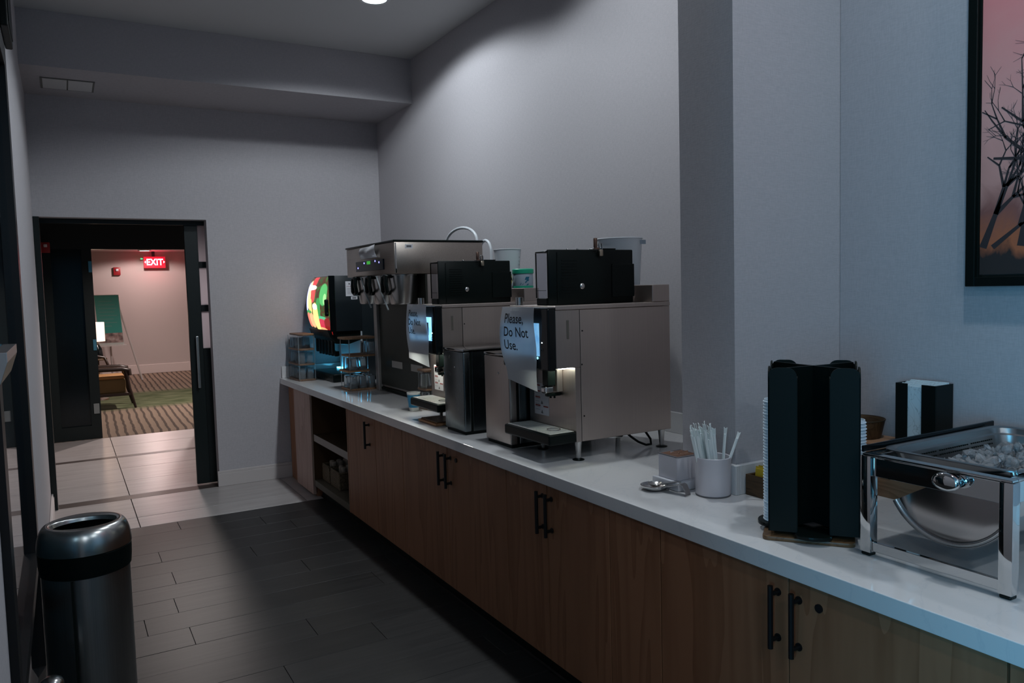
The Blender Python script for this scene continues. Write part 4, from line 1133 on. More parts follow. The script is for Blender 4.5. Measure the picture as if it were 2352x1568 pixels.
for j in range(2):
    for i in range(9):
        M = RZ @ Matrix.Translation((-0.024 + 0.048 * j, -0.040 + 0.0098 * i, 0.0405)) @ Matrix.Rotation(rng.uniform(-0.04, 0.04), 4, 'Y')
        if pk is None:
            pk = obj('sugar_packet', MB().box(-0.021, 0.021, -0.0025, 0.0025, 0.0, 0.074, 0.0012, 1).box(-0.0215, 0.0215, -0.0006, 0.0006, 0.074, 0.080), KRAFT); o = pk
        else:
            o = pk.copy(); COL.objects.link(o)
        M2_ = M @ Matrix.Translation((0, 0, rng.uniform(-0.0015, 0.006) if i != 4 else 0.007))
        o.matrix_world = M2_
        tag(o, 'brown raw sugar packet standing in the square white caddy', 'packet', 'raw sugar packets in the caddy')

# spoon rest with a spoon-like pair of handles
t = thing('spoon_rest', 'polished steel spoon rest with a folded handle lying on the white counter', 'spoon rest', (1.82, 2.14, ZT))
sx0, sy0 = 1.832, 2.172
obj('bowl', MB().lathe((sx0, sy0, ZT + 0.0005), [(0, 0.0), (0.028, 0.001), (0.046, 0.010), (0.050, 0.019), (0.048, 0.0195), (0.044, 0.012), (0.027, 0.004), (0, 0.003)], 40), CHROME, t, 60)
hv = Vector((1.868, 2.045, 0)) - Vector((sx0, sy0, 0)); hv.normalize()
sd = Vector((-hv.y, hv.x, 0))
def strip(path, w, th=0.0018):
    mb = MB()
    for (a, b) in zip(path, path[1:]):
        pa = Vector((sx0, sy0, ZT)) + hv * a[0] + Vector((0, 0, a[1])) ; pb = Vector((sx0, sy0, ZT)) + hv * b[0] + Vector((0, 0, b[1]))
        wa, wb_ = (w(a[0]), w(b[0])) if callable(w) else (w, w)
        up_ = Vector((0, 0, th))
        bb = bmesh.new()
        vs = [bb.verts.new(p) for p in (pa - sd * wa, pa + sd * wa, pb + sd * wb_, pb - sd * wb_, pa - sd * wa + up_, pa + sd * wa + up_, pb + sd * wb_ + up_, pb - sd * wb_ + up_)]
        for f in ((0, 1, 2, 3), (4, 7, 6, 5), (0, 4, 5, 1), (1, 5, 6, 2), (2, 6, 7, 3), (3, 7, 4, 0)):
            bb.faces.new([vs[i] for i in f])
        mb.add(bb)
    return mb
obj('handle', strip([(0.042, 0.018), (0.07, 0.024), (0.10, 0.034), (0.118, 0.040), (0.128, 0.036), (0.138, 0.018), (0.142, 0.001)], 0.016), SATIN, t)
t = thing('serving_spoon', 'steel spoon lying with its bowl in the spoon rest', 'spoon', (1.832, 2.17, ZT + 0.01))
obj('bowl', MB().lathe((sx0 + 0.004, sy0 + 0.0, ZT + 0.0125), [(0, 0), (0.018, 0.003), (0.027, 0.011), (0.026, 0.012), (0.017, 0.0045), (0, 0.0015)], 28), SATIN, t, 60)
hv = (Vector((1.885, 2.105, 0)) - Vector((sx0, sy0, 0))).normalized(); sd = Vector((-hv.y, hv.x, 0))
obj('handle', strip([(0.026, 0.0245), (0.05, 0.030), (0.085, 0.034), (0.098, 0.033)], 0.0085), SATIN, t)

# ------------------------------------------------------------------ wooden box with yellow packets
t = thing('packet_box', 'dark wooden box with yellow packets against the white upstand of the column', 'box', (2.17, 1.80, ZT))
BX = (2.05, 2.30, 1.66, 1.938)
h = 0.073
obj('side', MB().box(BX[0], BX[0] + 0.009, BX[2], BX[3], ZT + 0.0005, ZT + h, 0.001, 1), WALNUT, t)
obj('side', MB().box(BX[1] - 0.009, BX[1], BX[2], BX[3], ZT + 0.0005, ZT + h, 0.001, 1), WALNUT, t)
obj('end', MB().box(BX[0] + 0.0095, BX[1] - 0.0095, BX[2], BX[2] + 0.009, ZT + 0.0005, ZT + h, 0.001, 1), WALNUT, t)
obj('end', MB().box(BX[0] + 0.0095, BX[1] - 0.0095, BX[3] - 0.009, BX[3], ZT + 0.0005, ZT + h, 0.001, 1), WALNUT, t)
obj('bottom', MB().box(BX[0] + 0.0095, BX[1] - 0.0095, BX[2] + 0.0095, BX[3] - 0.0095, ZT + 0.001, ZT + 0.008), WALNUT, t)
pk = None
for i in range(6):
    if pk is None:
        pk = obj('yellow_packet', MB().box(-0.004, 0.004, -0.032, 0.032, 0.0, 0.086, 0.0015, 1).box(-0.0008, 0.0008, -0.033, 0.033, 0.086, 0.092), YELLOW); o = pk
    else:
        o = pk.copy(); COL.objects.link(o)
    o.location = (2.075 + 0.018 * i, 1.888 + 0.004 * (i % 2), ZT + 0.0085)
    o.rotation_euler = (0, math.radians(6), 0)
    tag(o, 'yellow sweetener packet standing in the dark wooden box', 'packet', 'yellow packets in the wooden box')

# ------------------------------------------------------------------ cup-lid carousel
CX, CY = 1.905, 1.535
fdir = Vector((-0.775, -0.632, 0)).normalized()      # towards the camera
FA = math.atan2(fdir.y, fdir.x)
MC = Matrix.Translation((CX, CY, 0)) @ Matrix.Rotation(FA, 4, 'Z')     # local +X faces the camera
t = thing('lid_carousel', 'tall black four-sided cup lid carousel on a brown board', 'organizer', (CX, CY, ZT))
ZC0, ZC1 = ZT + 0.024, 1.405
HS = 0.118
def rrect(y0, y1, z0, z1, r):
    pts = []
    for cxx, czz, a0 in ((y1 - r, z1 - r, 0), (y0 + r, z1 - r, 90)):
        for k in range(6):
            a = math.radians(a0 + 90 * k / 5)
            pts.append((cxx + r * math.cos(a), czz + r * math.sin(a)))
    pts += [(y0, z0), (y1, z0)]
    return pts
for k in range(4):
    R = MC @ Matrix.Rotation(k * math.pi / 2, 4, 'Z')
    mb = MB()
    for s in (-1, 1):
        y0, y1 = (0.044, 0.122) if s > 0 else (-0.122, -0.044)
        mb.prism(rrect(y0, y1, ZC0 + 0.004, ZC1, 0.026), 'x', HS, HS + 0.004)
    # compartment side walls running back from the slot
    for s in (-1, 1):
        mb.box(HS - 0.055, HS - 0.0005, s * 0.044 - 0.0015, s * 0.044 + 0.0015, ZC0 + 0.004, ZC1 - 0.03)
    obj('flange', mb.xf(R), BLACKMAT, t)
    tg = MB()
    pl = [(0.06, -0.05)] + [(HS + 0.006 + 0.034 * math.cos(a) , 0.05 * math.sin(a)) for a in [(-90 + 180 * q / 12) * math.pi / 180 for q in range(13)]] + [(0.06, 0.05)]
    tg.prism(pl, 'z', ZC0 - 0.008, ZC0 + 0.0035, 0.002)
    obj('shelf_tongue', tg.xf(R), BLACK, t, 30)
obj('divider', MB().box(-0.160, 0.160, -0.0025, 0.0025, ZC0 + 0.004, ZC1 - 0.005).xf(MC @ Matrix.Rotation(math.pi / 4, 4, 'Z')), BLACK, t)
obj('divider', MB().box(-0.160, -0.003, -0.0025, 0.0025, ZC0 + 0.004, ZC1 - 0.005).box(0.003, 0.160, -0.0025, 0.0025, ZC0 + 0.004, ZC1 - 0.005).xf(MC @ Matrix.Rotation(-math.pi / 4, 4, 'Z')), BLACK, t)
obj('turntable', MB().lathe((CX, CY, ZT + 0.0135), [(0, 0), (0.105, 0), (0.108, 0.002), (0.105, 0.0045), (0, 0.0045)], 40), BLACK, t, 40)
# lids in the two side compartments
LID = obj('cup_lid', MB().lathe((0, 0, 0), [(0, 0.004), (0.034, 0.004), (0.036, 0.009), (0.0385, 0.009), (0.0395, 0.003), (0.042, 0.002), (0.042, 0.0), (0.038, 0.0), (0.034, 0.003), (0, 0.003)], 24), LIDWHITE, None, 40)
LID2 = LID
first = True
for side, n, label, off in ((-1, 40, 'white cup lid in the stack on the straw-jar side of the black carousel', 0.100), (1, 34, 'white cup lid in the stack on the chafing-dish side of the black carousel', 0.103)):
    for k in range(n):
        if first: o = LID; first = False
        else: o = LID.copy(); COL.objects.link(o)
        p = MC @ Vector((0.0, side * off, ZC0 + 0.0045 + 0.0092 * k))
        o.location = p + Vector((random.uniform(-0.0006, 0.0006), random.uniform(-0.0006, 0.0006), 0))
        tag(o, label, 'lid', 'cup lids, ' + ('straw-jar' if side < 0 else 'chafing-dish') + ' side of the carousel')
# board beneath
a = Vector((1.868, 1.378, 0)) - Vector((1.73, 1.561, 0))
bang = math.atan2(a.y, a.x)
MBd = Matrix.Translation((1.892, 1.538, ZT)) @ Matrix.Rotation(bang, 4, 'Z')
poly = []
for cxx, cyy, a0 in ((0.108, 0.106, 0), (-0.108, 0.106, 90), (-0.108, -0.106, 180), (0.108, -0.106, 270)):
    for k in range(5):
        an = math.radians(a0 + 22.5 * k)
        poly.append((cxx * 1.0 + 0.0165 * math.cos(an), cyy + 0.0165 * math.sin(an)))
o = obj('carousel_board', MB().prism(poly, 'z', 0.0005, 0.0125, 0.002).xf(MBd), BROWNBOARD, None, 30)
tag(recenter(o), 'thin square brown board under the black lid carousel', 'board')

# ------------------------------------------------------------------ riser, wooden bowl, napkin dispenser
o = thing('serving_riser', 'light wooden riser box against the wall behind the chafing dish', 'riser', (2.48, 1.64, ZT))
obj('top', MB().box(2.398, 2.566, 1.345, 1.93, 1.062, 1.080, 0.001, 1), PEACHWOOD, o)
obj('front', MB().box(2.400, 2.412, 1.347, 1.928, ZT + 0.0005, 1.0615), TAN if False else wood_mat('riser_front', (0.14, 0.075, 0.04), (0.20, 0.11, 0.06), (0.25, 0.14, 0.08), 'y', 0.5, 1.2), o)
obj('end', MB().box(2.4125, 2.564, 1.916, 1.928, ZT + 0.0005, 1.0615), PEACHWOOD, o)
obj('end', MB().box(2.4125, 2.564, 1.347, 1.359, ZT + 0.0005, 1.0615), PEACHWOOD, o)
t = thing('wooden_bowl', 'dark brown wooden bowl on the riser, half hidden by the lid carousel', 'bowl', (2.46, 1.74, 1.0805))
obj('bowl', MB().lathe((2.482, 1.795, 1.0805), [(0, 0), (0.066, 0), (0.070, 0.004), (0.082, 0.062), (0.0825, 0.066), (0.079, 0.066), (0.066, 0.008), (0, 0.006)], 40), WALNUT, t, 40)
obj('rim', MB().lathe((2.482, 1.795, 1.0805), [(0.0828, 0.0625), (0.0838, 0.0635), (0.0838, 0.0665), (0.0828, 0.0675)], 40, close=True), mat('bowl_rim', (0.035, 0.024, 0.012), 0.5), t, 40)
NX0, NX1, NY0, NY1, NZ0, NZ1 = 2.462, 2.562, 1.503, 1.645, 1.0805, 1.293
t = thing('napkin_dispenser', 'black open-topped napkin dispenser with a front slot on the wooden riser', 'napkin dispenser', (2.51, 1.574, NZ0))
obj('front', MB().box(NX0, NX0 + 0.004, 1.602, NY1, NZ0, NZ1, 0.0008, 1), BLACK, t)
obj('front', MB().box(NX0, NX0 + 0.004, NY0, 1.552, NZ0, NZ1, 0.0008, 1), BLACK, t)
obj('side', MB().box(NX0 + 0.0045, NX1, NY0, NY0 + 0.004, NZ0, NZ1), BLACK, t)
obj('side', MB().box(NX0 + 0.0045, NX1, NY1 - 0.004, NY1, NZ0, NZ1), BLACK, t)
obj('back', MB().box(NX1 - 0.004, NX1, NY0 + 0.0045, NY1 - 0.0045, NZ0, NZ1), BLACK, t)
obj('bottom', MB().box(NX0 + 0.0045, NX1 - 0.0045, NY0 + 0.0045, NY1 - 0.0045, NZ0, NZ0 + 0.012), BLACK, t)
NAP = mat('printed_napkin', (0.52, 0.62, 0.66), 0.8)
nn = noise(NAP, coords(NAP, (7, 7, 5)), 2.0, 3, 0.5, 2.0)
base(NAP, ramp(NAP, nn, [(0.485, (0.56, 0.66, 0.70)), (0.50, (0.34, 0.42, 0.45)), (0.515, (0.56, 0.66, 0.70))]))
nk = None
for i in range(14):
    x = NX0 + 0.0065 + i * 0.0061
    mb = MB().grid(lambda u, v: Vector((0.0012 * math.sin(u * 7 + i), -0.064 + 0.128 * u, (0.196 + 0.018 * math.sin(3.1 * u) * (0.3 + 0.05 * (i % 3))) * v)), 6, 4) if False else None
    if nk is None:
        nk = obj('napkin', MB().box(-0.0018, 0.0018, -0.064, 0.064, 0.0, 0.192, 0.0012, 1), NAP); o = nk
    else:
        o = nk.copy(); COL.objects.link(o)
    o.location = (x + 0.002, 1.574, NZ0 + 0.0125 + 0.0016 * (i % 4) + 0.0008 * i)
    tag(o, 'pale printed paper napkin upright in the black dispenser', 'napkin', 'napkins in the dispenser')

# ------------------------------------------------------------------ chafing dish
t = thing('chafing_dish', 'chrome chafing dish on square legs with its rolled lid turned below the rail', 'chafing dish', (2.17, 1.138, ZT))
CHF = t
XA, XB, YA, YBk = 1.845, 2.500, 0.942, 1.334
LW = 0.031
ZL = 1.176
for (x0, y0) in ((XA, YA), (XA, YBk - LW), (XB - LW, YA), (XB - LW, YBk - LW)):
    lg = obj('leg', MB().box(x0, x0 + LW, y0, y0 + LW, ZT + 0.010, ZL, 0.0015, 2), CHROME, t, 30)
    obj('foot', MB().box(x0 + 0.002, x0 + LW - 0.002, y0 + 0.002, y0 + LW - 0.002, ZT + 0.0004, ZT + 0.0098, 0.003, 2), BLACK, lg)
RZ0, RZ1 = 1.122, 1.172
obj('rail', MB().box(XA + 0.012, XA + 0.016, YA + LW + 0.0005, YBk - LW - 0.0005, RZ0, RZ1, 0.001, 1), CHROME, t)
obj('rail', MB().box(XB - 0.016, XB - 0.012, YA + LW + 0.0005, YBk - LW - 0.0005, RZ0, RZ1, 0.001, 1), CHROME, t)
obj('rail', MB().box(XA + LW + 0.0005, XB - LW - 0.0005, YA + 0.012, YA + 0.016, RZ0, RZ1, 0.001, 1), CHROME, t)
obj('rail', MB().box(XA + LW + 0.0005, XB - LW - 0.0005, YBk - 0.016, YBk - 0.012, RZ0, RZ1, 0.001, 1), CHROME, t)
obj('lower_bar', MB().box(XA + 0.008, XA + 0.020, YA + LW + 0.0005, YBk - LW - 0.0005, ZT + 0.014, ZT + 0.040, 0.001, 1), CHROME, t)
obj('lower_bar', MB().box(XB - 0.020, XB - 0.008, YA + LW + 0.0005, YBk - LW - 0.0005, ZT + 0.014, ZT + 0.040, 0.001, 1), CHROME, t)
# top frame around the water pan
obj('top_frame', MB().box(XA + 0.004, XA + 0.030, YA + 0.004, YBk - 0.004, ZL + 0.0005, ZL + 0.006, 0.001, 1).box(XB - 0.030, XB - 0.004, YA + 0.004, YBk - 0.004, ZL + 0.0005, ZL + 0.006, 0.001, 1)
    .box(XA + 0.0302, XB - 0.0302, YA + 0.004, YA + 0.024, ZL + 0.0005, ZL + 0.006, 0.001, 1).box(XA + 0.0302, XB - 0.0302, YBk - 0.024, YBk - 0.004, ZL + 0.0005, ZL + 0.006, 0.001, 1), CHROME, t)
obj('hinge_strip', MB().box(XA + 0.010, XB - 0.010, YBk - 0.0035, YBk + 0.004, ZL + 0.0065, ZL + 0.024, 0.002, 1), BLACKGLOSS, t)
# oval end handle
h = obj('handle', MB().cyl((XA - 0.008, 1.088, 1.154), 0.012, 0.0195, n=20, axis='x'), CHROME, t, 40)
b = bmesh.new()
mbh = MB().lathe((0, 0, 0), [(0, 0.010), (0.70, 0.009), (0.93, 0.005), (1.0, -0.001), (0.97, -0.004), (0.84, -0.006), (0.80, -0.012), (0.84, -0.016), (0.84, -0.026), (0, -0.026)], 40)
mbh.xf(Matrix.Translation((XA - 0.016, 1.088, 1.154)) @ Matrix.Rotation(-math.pi / 2, 4, 'Y') @ Matrix.Diagonal((0.023, 0.036, 1.0, 1.0)))
obj('knob', mbh, CHROME, h, 60)
# rolled lid hanging below: half drum with end plates
LR, LY, LZ = 0.170, 1.138, 1.137
tilt = math.radians(18)
def arc(r, a):
    return (LY - r * math.cos(a + tilt) * -1 if False else LY + r * math.cos(math.pi + a - tilt), LZ + r * math.sin(math.pi + a - tilt))
NA = 36
A = [math.pi * 0.93 * k / NA for k in range(NA + 1)]
outer = [(LY + LR * math.cos(math.pi + a - tilt), LZ + LR * math.sin(math.pi + a - tilt)) for a in A]
inner = [(LY + (LR - 0.003) * math.cos(math.pi + a - tilt), LZ + (LR - 0.003) * math.sin(math.pi + a - tilt)) for a in A]
ld = obj('roll_lid', MB().prism(outer + inner[::-1], 'x', 1.925, 2.42), CHROME, t, 30)
plate = [(LY + (LR - 0.016) * math.cos(math.pi + a - tilt), LZ + (LR - 0.016) * math.sin(math.pi + a - tilt)) for a in A]
# dished end plate
def endp(u, v):
    a = math.pi * 0.93 * u
    r = (LR - 0.012) * v
    y = LY + r * math.cos(math.pi + a - tilt); z = LZ + r * math.sin(math.pi + a - tilt)
    x = 1.9215 - 0.012 * math.cos(v * math.pi / 2) ** 0.7 if v < 1 else 1.9215
    return Vector((x, y, z))
obj('end_plate', MB().grid(lambda u, v: endp(u, 0.02 + 0.98 * v), 40, 14), mat('satin_end_plate', (0.40, 0.37, 0.36), 0.17, metal=1.0), ld, 180)
rim = [(1.9205, LY + (LR - 0.006) * math.cos(math.pi + a - tilt), LZ + (LR - 0.006) * math.sin(math.pi + a - tilt)) for a in A]
obj('lid_rim', MB().tube(rim, 0.0065, 10), SATIN, ld, 60)
obj('edge_rim', MB().tube([(1.9215, p[1] , p[2]) for p in [(0, LY + (LR + 0.001) * math.cos(math.pi + a - tilt), LZ + (LR + 0.001) * math.sin(math.pi + a - tilt)) for a in A]], 0.004, 8), CHROME_DK, ld, 60)
# food pan
PX0, PX1, PY0, PY1 = 1.918, 2.474, 0.966, 1.312
def pan_ring(inset, z, r):
    pts = []
    for cxx, cyy, a0 in ((PX1 - inset - r, PY1 - inset - r, 0), (PX0 + inset + r, PY1 - inset - r, 90), (PX0 + inset + r, PY0 + inset + r, 180), (PX1 - inset - r, PY0 + inset + r, 270)):
        for k in range(7):
            a = math.radians(a0 + 15 * k)
            pts.append((cxx + r * math.cos(a), cyy + r * math.sin(a), z))
    return pts
b = bmesh.new()
prof = [(-0.012, ZL + 0.0105, 0.05), (-0.012, ZL + 0.0135, 0.05), (0.000, ZL + 0.0140, 0.05), (0.006, ZL + 0.011, 0.055), (0.009, ZL - 0.004, 0.055), (0.014, ZL - 0.008, 0.055), (0.020, ZL - 0.050, 0.055), (0.032, ZL - 0.057, 0.05), (0.032, ZL - 0.060, 0.05), (0.017, ZL - 0.053, 0.055), (0.006, ZL - 0.004, 0.055), (0.003, ZL + 0.0105, 0.05)]
rings = [[b.verts.new(p) for p in pan_ring(*q)] for q in prof]
n = len(rings[0])
for A_, B_ in list(zip(rings, rings[1:])) + [(rings[-1], rings[0])]:
    for k in range(n):
        b.faces.new([A_[k], A_[(k + 1) % n], B_[(k + 1) % n], B_[k]])
b.faces.new(rings[7][::-1]); b.faces.new(rings[8])
bmesh.ops.recalc_face_normals(b, faces=b.faces[:])
mb = MB(); mb.bm.free(); mb.bm = b
FP = thing('food_pan', 'perforated steel food pan of ice set into the chafing dish', 'pan', (2.17, 1.138, ZL))
obj('pan', mb, PANSTEEL, FP, 35)
mb = MB()
for k in range(44):
    x = PX0 + 0.07 + k * 0.0105
    if k % 15 == 14: continue
    for zz in (ZL - 0.020, ZL - 0.032):
        yy = PY1 - 0.0160 - (0.0018 if zz < ZL - 0.03 else 0)
        mb.box(x, x + 0.0042, yy - 0.0018, yy + 0.0004, zz - 0.0018, zz + 0.0018)
obj('perforation', mb, BLACKMAT, FP, kind='stuff')
# ice
ICE = mat('ice', (0.95, 0.96, 0.98), 0.08, trans=0.80, ior=1.31)
protos = []
for k in range(6):
    b = bmesh.new()
    bmesh.ops.create_icosphere(b, subdivisions=1, radius=1.0)
    for v in b.verts:
        v.co *= random.uniform(0.62, 1.1)
        v.co.z *= 0.75
    mb = MB(); mb.bm.free(); mb.bm = b
    me = bpy.data.meshes.new('ice_chunk')
    b.to_mesh(me); b.free()
    me.materials.append(ICE)
    protos.append(me)
for k in range(170):
    u, v = random.random(), random.random()
    x = PX0 + 0.10 + (PX1 - PX0 - 0.16) * u
    y = PY0 + 0.05 + (PY1 - PY0 - 0.13) * v
    heap = 0.052 * math.exp(-((x - 2.20) / 0.20) ** 2 - ((y - 1.10) / 0.13) ** 2)
    lvl = random.random()
    z = ZL - 0.040 + heap * (0.2 + 0.8 * lvl)
    s = random.uniform(0.012, 0.024)
    o = bpy.data.objects.new('ice_chunk', random.choice(protos)); COL.objects.link(o)
    o.scale = (s * random.uniform(0.9, 1.5), s, s * random.uniform(0.7, 1.1))
    o.rotation_euler = (random.uniform(0, 3), random.uniform(0, 3), random.uniform(0, 3))
    o.location = (x, y, z)
    tag(o, 'clear broken ice chunk heaped in the steel pan of the chafing dish', 'ice', 'ice chunks in the food pan')

# ------------------------------------------------------------------ framed picture on the near wall
t = thing('framed_picture', 'black framed painting of dark trees under a pink sky', 'picture', (2.57, 0.9, 1.617))
FY0, FY1, FZ0, FZ1 = 0.32, 1.462, 1.617, 3.05
fx0, fx1, fw_ = 2.548, 2.588, 0.030
obj('frame', MB().box(fx0, fx1, FY1 - fw_, FY1, FZ0, FZ1, 0.002, 1).box(fx0, fx1, FY0, FY0 + fw_, FZ0, FZ1, 0.002, 1).box(fx0, fx1, FY0 + fw_, FY1 - fw_, FZ0, FZ0 + fw_, 0.002, 1).box(fx0, fx1, FY0 + fw_, FY1 - fw_, FZ1 - fw_, FZ1, 0.002, 1), BLACK, t)
obj('inner_lip', MB().box(2.562, 2.586, FY1 - fw_ - 0.006, FY1 - fw_ - 0.0005, FZ0 + fw_, FZ1 - fw_).box(2.562, 2.586, FY0 + fw_, FY1 - fw_ - 0.007, FZ0 + fw_ + 0.0005, FZ0 + fw_ + 0.006), BLACKMAT, t)
ART = mat('pink_sky_canvas', (0.5, 0.2, 0.17), 0.7)
tc = nd(ART, 'ShaderNodeTexCoord')
sp = nd(ART, 'ShaderNodeSeparateXYZ'); lk(ART, tc.outputs['Object'], sp.inputs[0])
nzA = noise(ART, coords(ART, (5, 5, 5)), 1.0, 5, 0.6, 0.8)
ma = nd(ART, 'ShaderNodeMath', operation='MULTIPLY_ADD'); lk(ART, nzA, ma.inputs[0]); ma.inputs[1].default_value = 0.30; lk(ART, sp.outputs['Z'], ma.inputs[2])
mrA = nd(ART, 'ShaderNodeMapRange'); lk(ART, ma.outputs[0], mrA.inputs['Value'])
mrA.inputs['From Min'].default_value = 0.12; mrA.inputs['From Max'].default_value = 1.0
base(ART, ramp(ART, mrA.outputs['Result'], [(0.0, (0.03, 0.022, 0.020)), (0.14, (0.022, 0.018, 0.018)), (0.20, (0.42, 0.12, 0.05)), (0.30, (0.24, 0.09, 0.075)), (0.42, (0.60, 0.29, 0.245)), (0.65, (0.72, 0.35, 0.31)), (1.0, (0.74, 0.25, 0.24))]))
cv = obj('canvas', MB().box(2.566, 2.586, FY0 + fw_ + 0.001, FY1 - fw_ - 0.007, FZ0 + fw_ + 0.007, FZ1 - fw_ - 0.001), ART, t)
# painted bare tree: flat strokes on the canvas
rb = random.Random(11)
mb = MB()
def stroke(p, a, L, w, d):
    q = (p[0] + L * math.cos(a), p[1] + L * math.sin(a))
    nx, nz_ = -math.sin(a) * w / 2, math.cos(a) * w / 2
    if FY0 + .05 < q[0] < FY1 - fw_ - 0.008 and q[1] < FZ1 - .05 and FZ0 + 0.05 < q[1]:
        mb.quad((2.5655 - d * 0.00003, p[0] + nx, p[1] + nz_), (2.5655 - d * 0.00003, q[0] + nx * 0.6, q[1] + nz_ * 0.6), (2.5655 - d * 0.00003, q[0] - nx * 0.6, q[1] - nz_ * 0.6), (2.5655 - d * 0.00003, p[0] - nx, p[1] - nz_))
        if d < 7:
            for k in range(2 if d > 1 else 3):
                stroke(q, a + rb.uniform(-0.75, 0.75), L * rb.uniform(0.62, 0.9), w * 0.62, d + 1)
stroke((1.415, 1.74), math.pi / 2 + 0.35, 0.11, 0.024, 0)
stroke((1.385, 1.74), math.pi / 2 + 0.9, 0.10, 0.016, 0)
stroke((1.30, 1.74), math.pi / 2 + 0.15, 0.16, 0.024, 0)
stroke((1.15, 1.70), math.pi / 2 - 0.1, 0.2, 0.03, 0)
stroke((0.8, 1.70), math.pi / 2 + 0.2, 0.22, 0.03, 0)
obj('painted_tree', mb, mat('dark_paint', (0.030, 0.022, 0.024), 0.7), t)

# ------------------------------------------------------------------ trash can and domed post
TX, TY, TR = 0.018, 3.20, 0.150
t = thing('trash_can', 'round stainless open-top trash can with a black collar by the left wall', 'trash can', (TX, TY, 0))
obj('body', MB().lathe((TX, TY, 0.004), [(0, 0), (TR - 0.008, 0), (TR - 0.006, 0.006), (TR - 0.006, 0.705), (TR - 0.012, 0.707), (TR - 0.012, 0.012), (0, 0.012)], 56), steel_mat('can_steel', (0.46, 0.46, 0.455), 0.30, 'z'), t, 40)
obj('collar', MB().lathe((TX, TY, 0.675), [(TR - 0.0055, 0), (TR - 0.001, 0.002), (TR + 0.002, 0.035), (TR + 0.003, 0.078), (TR - 0.002, 0.082), (TR - 0.013, 0.080), (TR - 0.0055, 0.03)], 56, close=True), BLACK, t, 40)
obj('seam', MB().box(TX - 0.052, TX - 0.044, TY - TR + 0.010 - 0.0095, TY - TR + 0.018 - 0.001, 0.02, 0.673), BLACKMAT, t)
# domed ring top with an oval opening
def ring(u, v):
    a = 2 * math.pi * u
    ro = TR + 0.004
    rx, ry = 0.108, 0.082
    if v <= 0.6:
        q = v / 0.6
        ang_ = q * math.pi / 2
        k = 1 - (1 - math.cos(ang_)) * 0.22
        R_ = ro * k
        x, y = R_ * math.cos(a), R_ * math.sin(a)
        z = 0.0 + 0.088 * math.sin(ang_)
    else:
        q = (v - 0.6) / 0.4
        R0 = ro * 0.78
        x0, y0 = R0 * math.cos(a), R0 * math.sin(a)
        x1, y1 = rx * math.cos(a), ry * math.sin(a)
        if q < 0.5:
            w = q / 0.5
            x, y = x0 + (x1 - x0) * w, y0 + (y1 - y0) * w
            z = 0.088 - 0.004 * w * w
        else:
            w = (q - 0.5) / 0.5
            x, y = x1 * (1 - 0.05 * w), y1 * (1 - 0.05 * w)
            z = 0.084 - 0.014 * w
    return Vector((TX + x, TY + y, 0.7575 + z))
ringm = MB().grid(ring, 64, 24)
bmesh.ops.remove_doubles(ringm.bm, verts=ringm.bm.verts[:], dist=1e-5)
bmesh.ops.recalc_face_normals(ringm.bm, faces=ringm.bm.faces[:])
obj('rim', ringm, mat('dome_steel', (0.46, 0.46, 0.45), 0.26, metal=1.0), t, 60)
obj('liner', MB().lathe((TX, TY, 0.02), [(0, 0), (TR - 0.02, 0), (TR - 0.02, 0.70), (TR - 0.023, 0.70), (TR - 0.024, 0.004), (0, 0.004)], 40), BLACKMAT, t, 40)
t = thing('domed_post', 'short grey domed metal post beside the trash can at the picture corner', 'post', (-0.105, 2.93, 0))
obj('shaft', MB().cyl((-0.105, 2.93, 0.001), 0.034, 0.385, n=28), SATIN, t, 40)
obj('cap', MB().lathe((-0.105, 2.93, 0.3865), [(0, 0.026), (0.018, 0.023), (0.032, 0.013), (0.036, 0.0), (0, 0.0)], 28), SATIN, t, 60)

# ------------------------------------------------------------------ lobby things
t = thing('exit_sign', 'red lit exit sign hanging from the lobby ceiling', 'exit sign', (1.77, 18.6, 2.2))
hs = obj('housing', MB().box(1.555, 1.985, 18.60, 18.66, 2.30, 2.545, 0.004, 1), mat('red_sign', (0.35, 0.01, 0.02), 0.4, emit=(1.0, 0.02, 0.06), estr=0.55), t)
obj('stem', MB().box(1.72, 1.78, 18.61, 18.64, 2.5455, 2.6595), BLACKMETAL, t)
b = text_mesh('EXIT', 0.19, 1.05, bold=0.006)
bmesh.ops.scale(b, vec=(0.82, 1, 1), verts=b.verts[:])
for v in b.verts:
    v.co = Vector((1.605 + v.co.x, 18.5985, 2.365 + v.co.y))
mb = MB(); mb.add(b)
EXG = emitter('exit_glow', (1.0, 0.22, 0.30), 7.0)
obj('lettering', mb, EXG, hs)
obj('chevron', MB().prism([(1.598, 2.40), (1.598, 2.46), (1.565, 2.43)], 'y', 18.5975, 18.5995), EXG, hs)
obj('chevron', MB().prism([(1.945, 2.40), (1.945, 2.46), (1.976, 2.43)], 'y', 18.5975, 18.5995), EXG, hs)
obj('status_led', MB().cyl((1.51, 18.60, 2.50), 0.018, 0.01, n=12, axis='y').box(1.50, 1.545, 18.61, 18.62, 2.49, 2.51), emitter('green_led', (0.05, 0.9, 0.4), 1.2), t)
light('exit_sign_glow', 'POINT', (1.75, 18.48, 2.42), 5.0, (1.0, 0.06, 0.12), 0.08)
t = thing('lobby_downlight', 'round glowing downlight in the lobby ceiling near the exit sign', 'ceiling light', (1.53, 18.0, 2.645))
obj('lens', MB().cyl((1.53, 18.0, 2.640), 0.10, 0.008, n=28), emitter('warm_lens', (1.0, 0.85, 0.75), 8), t)
obj('trim_ring', MB().lathe((1.53, 18.0, 2.636), [(0.101, 0), (0.125, 0.004), (0.128, 0.022), (0.101, 0.022)], 28, close=True), BASEB, t, 40)
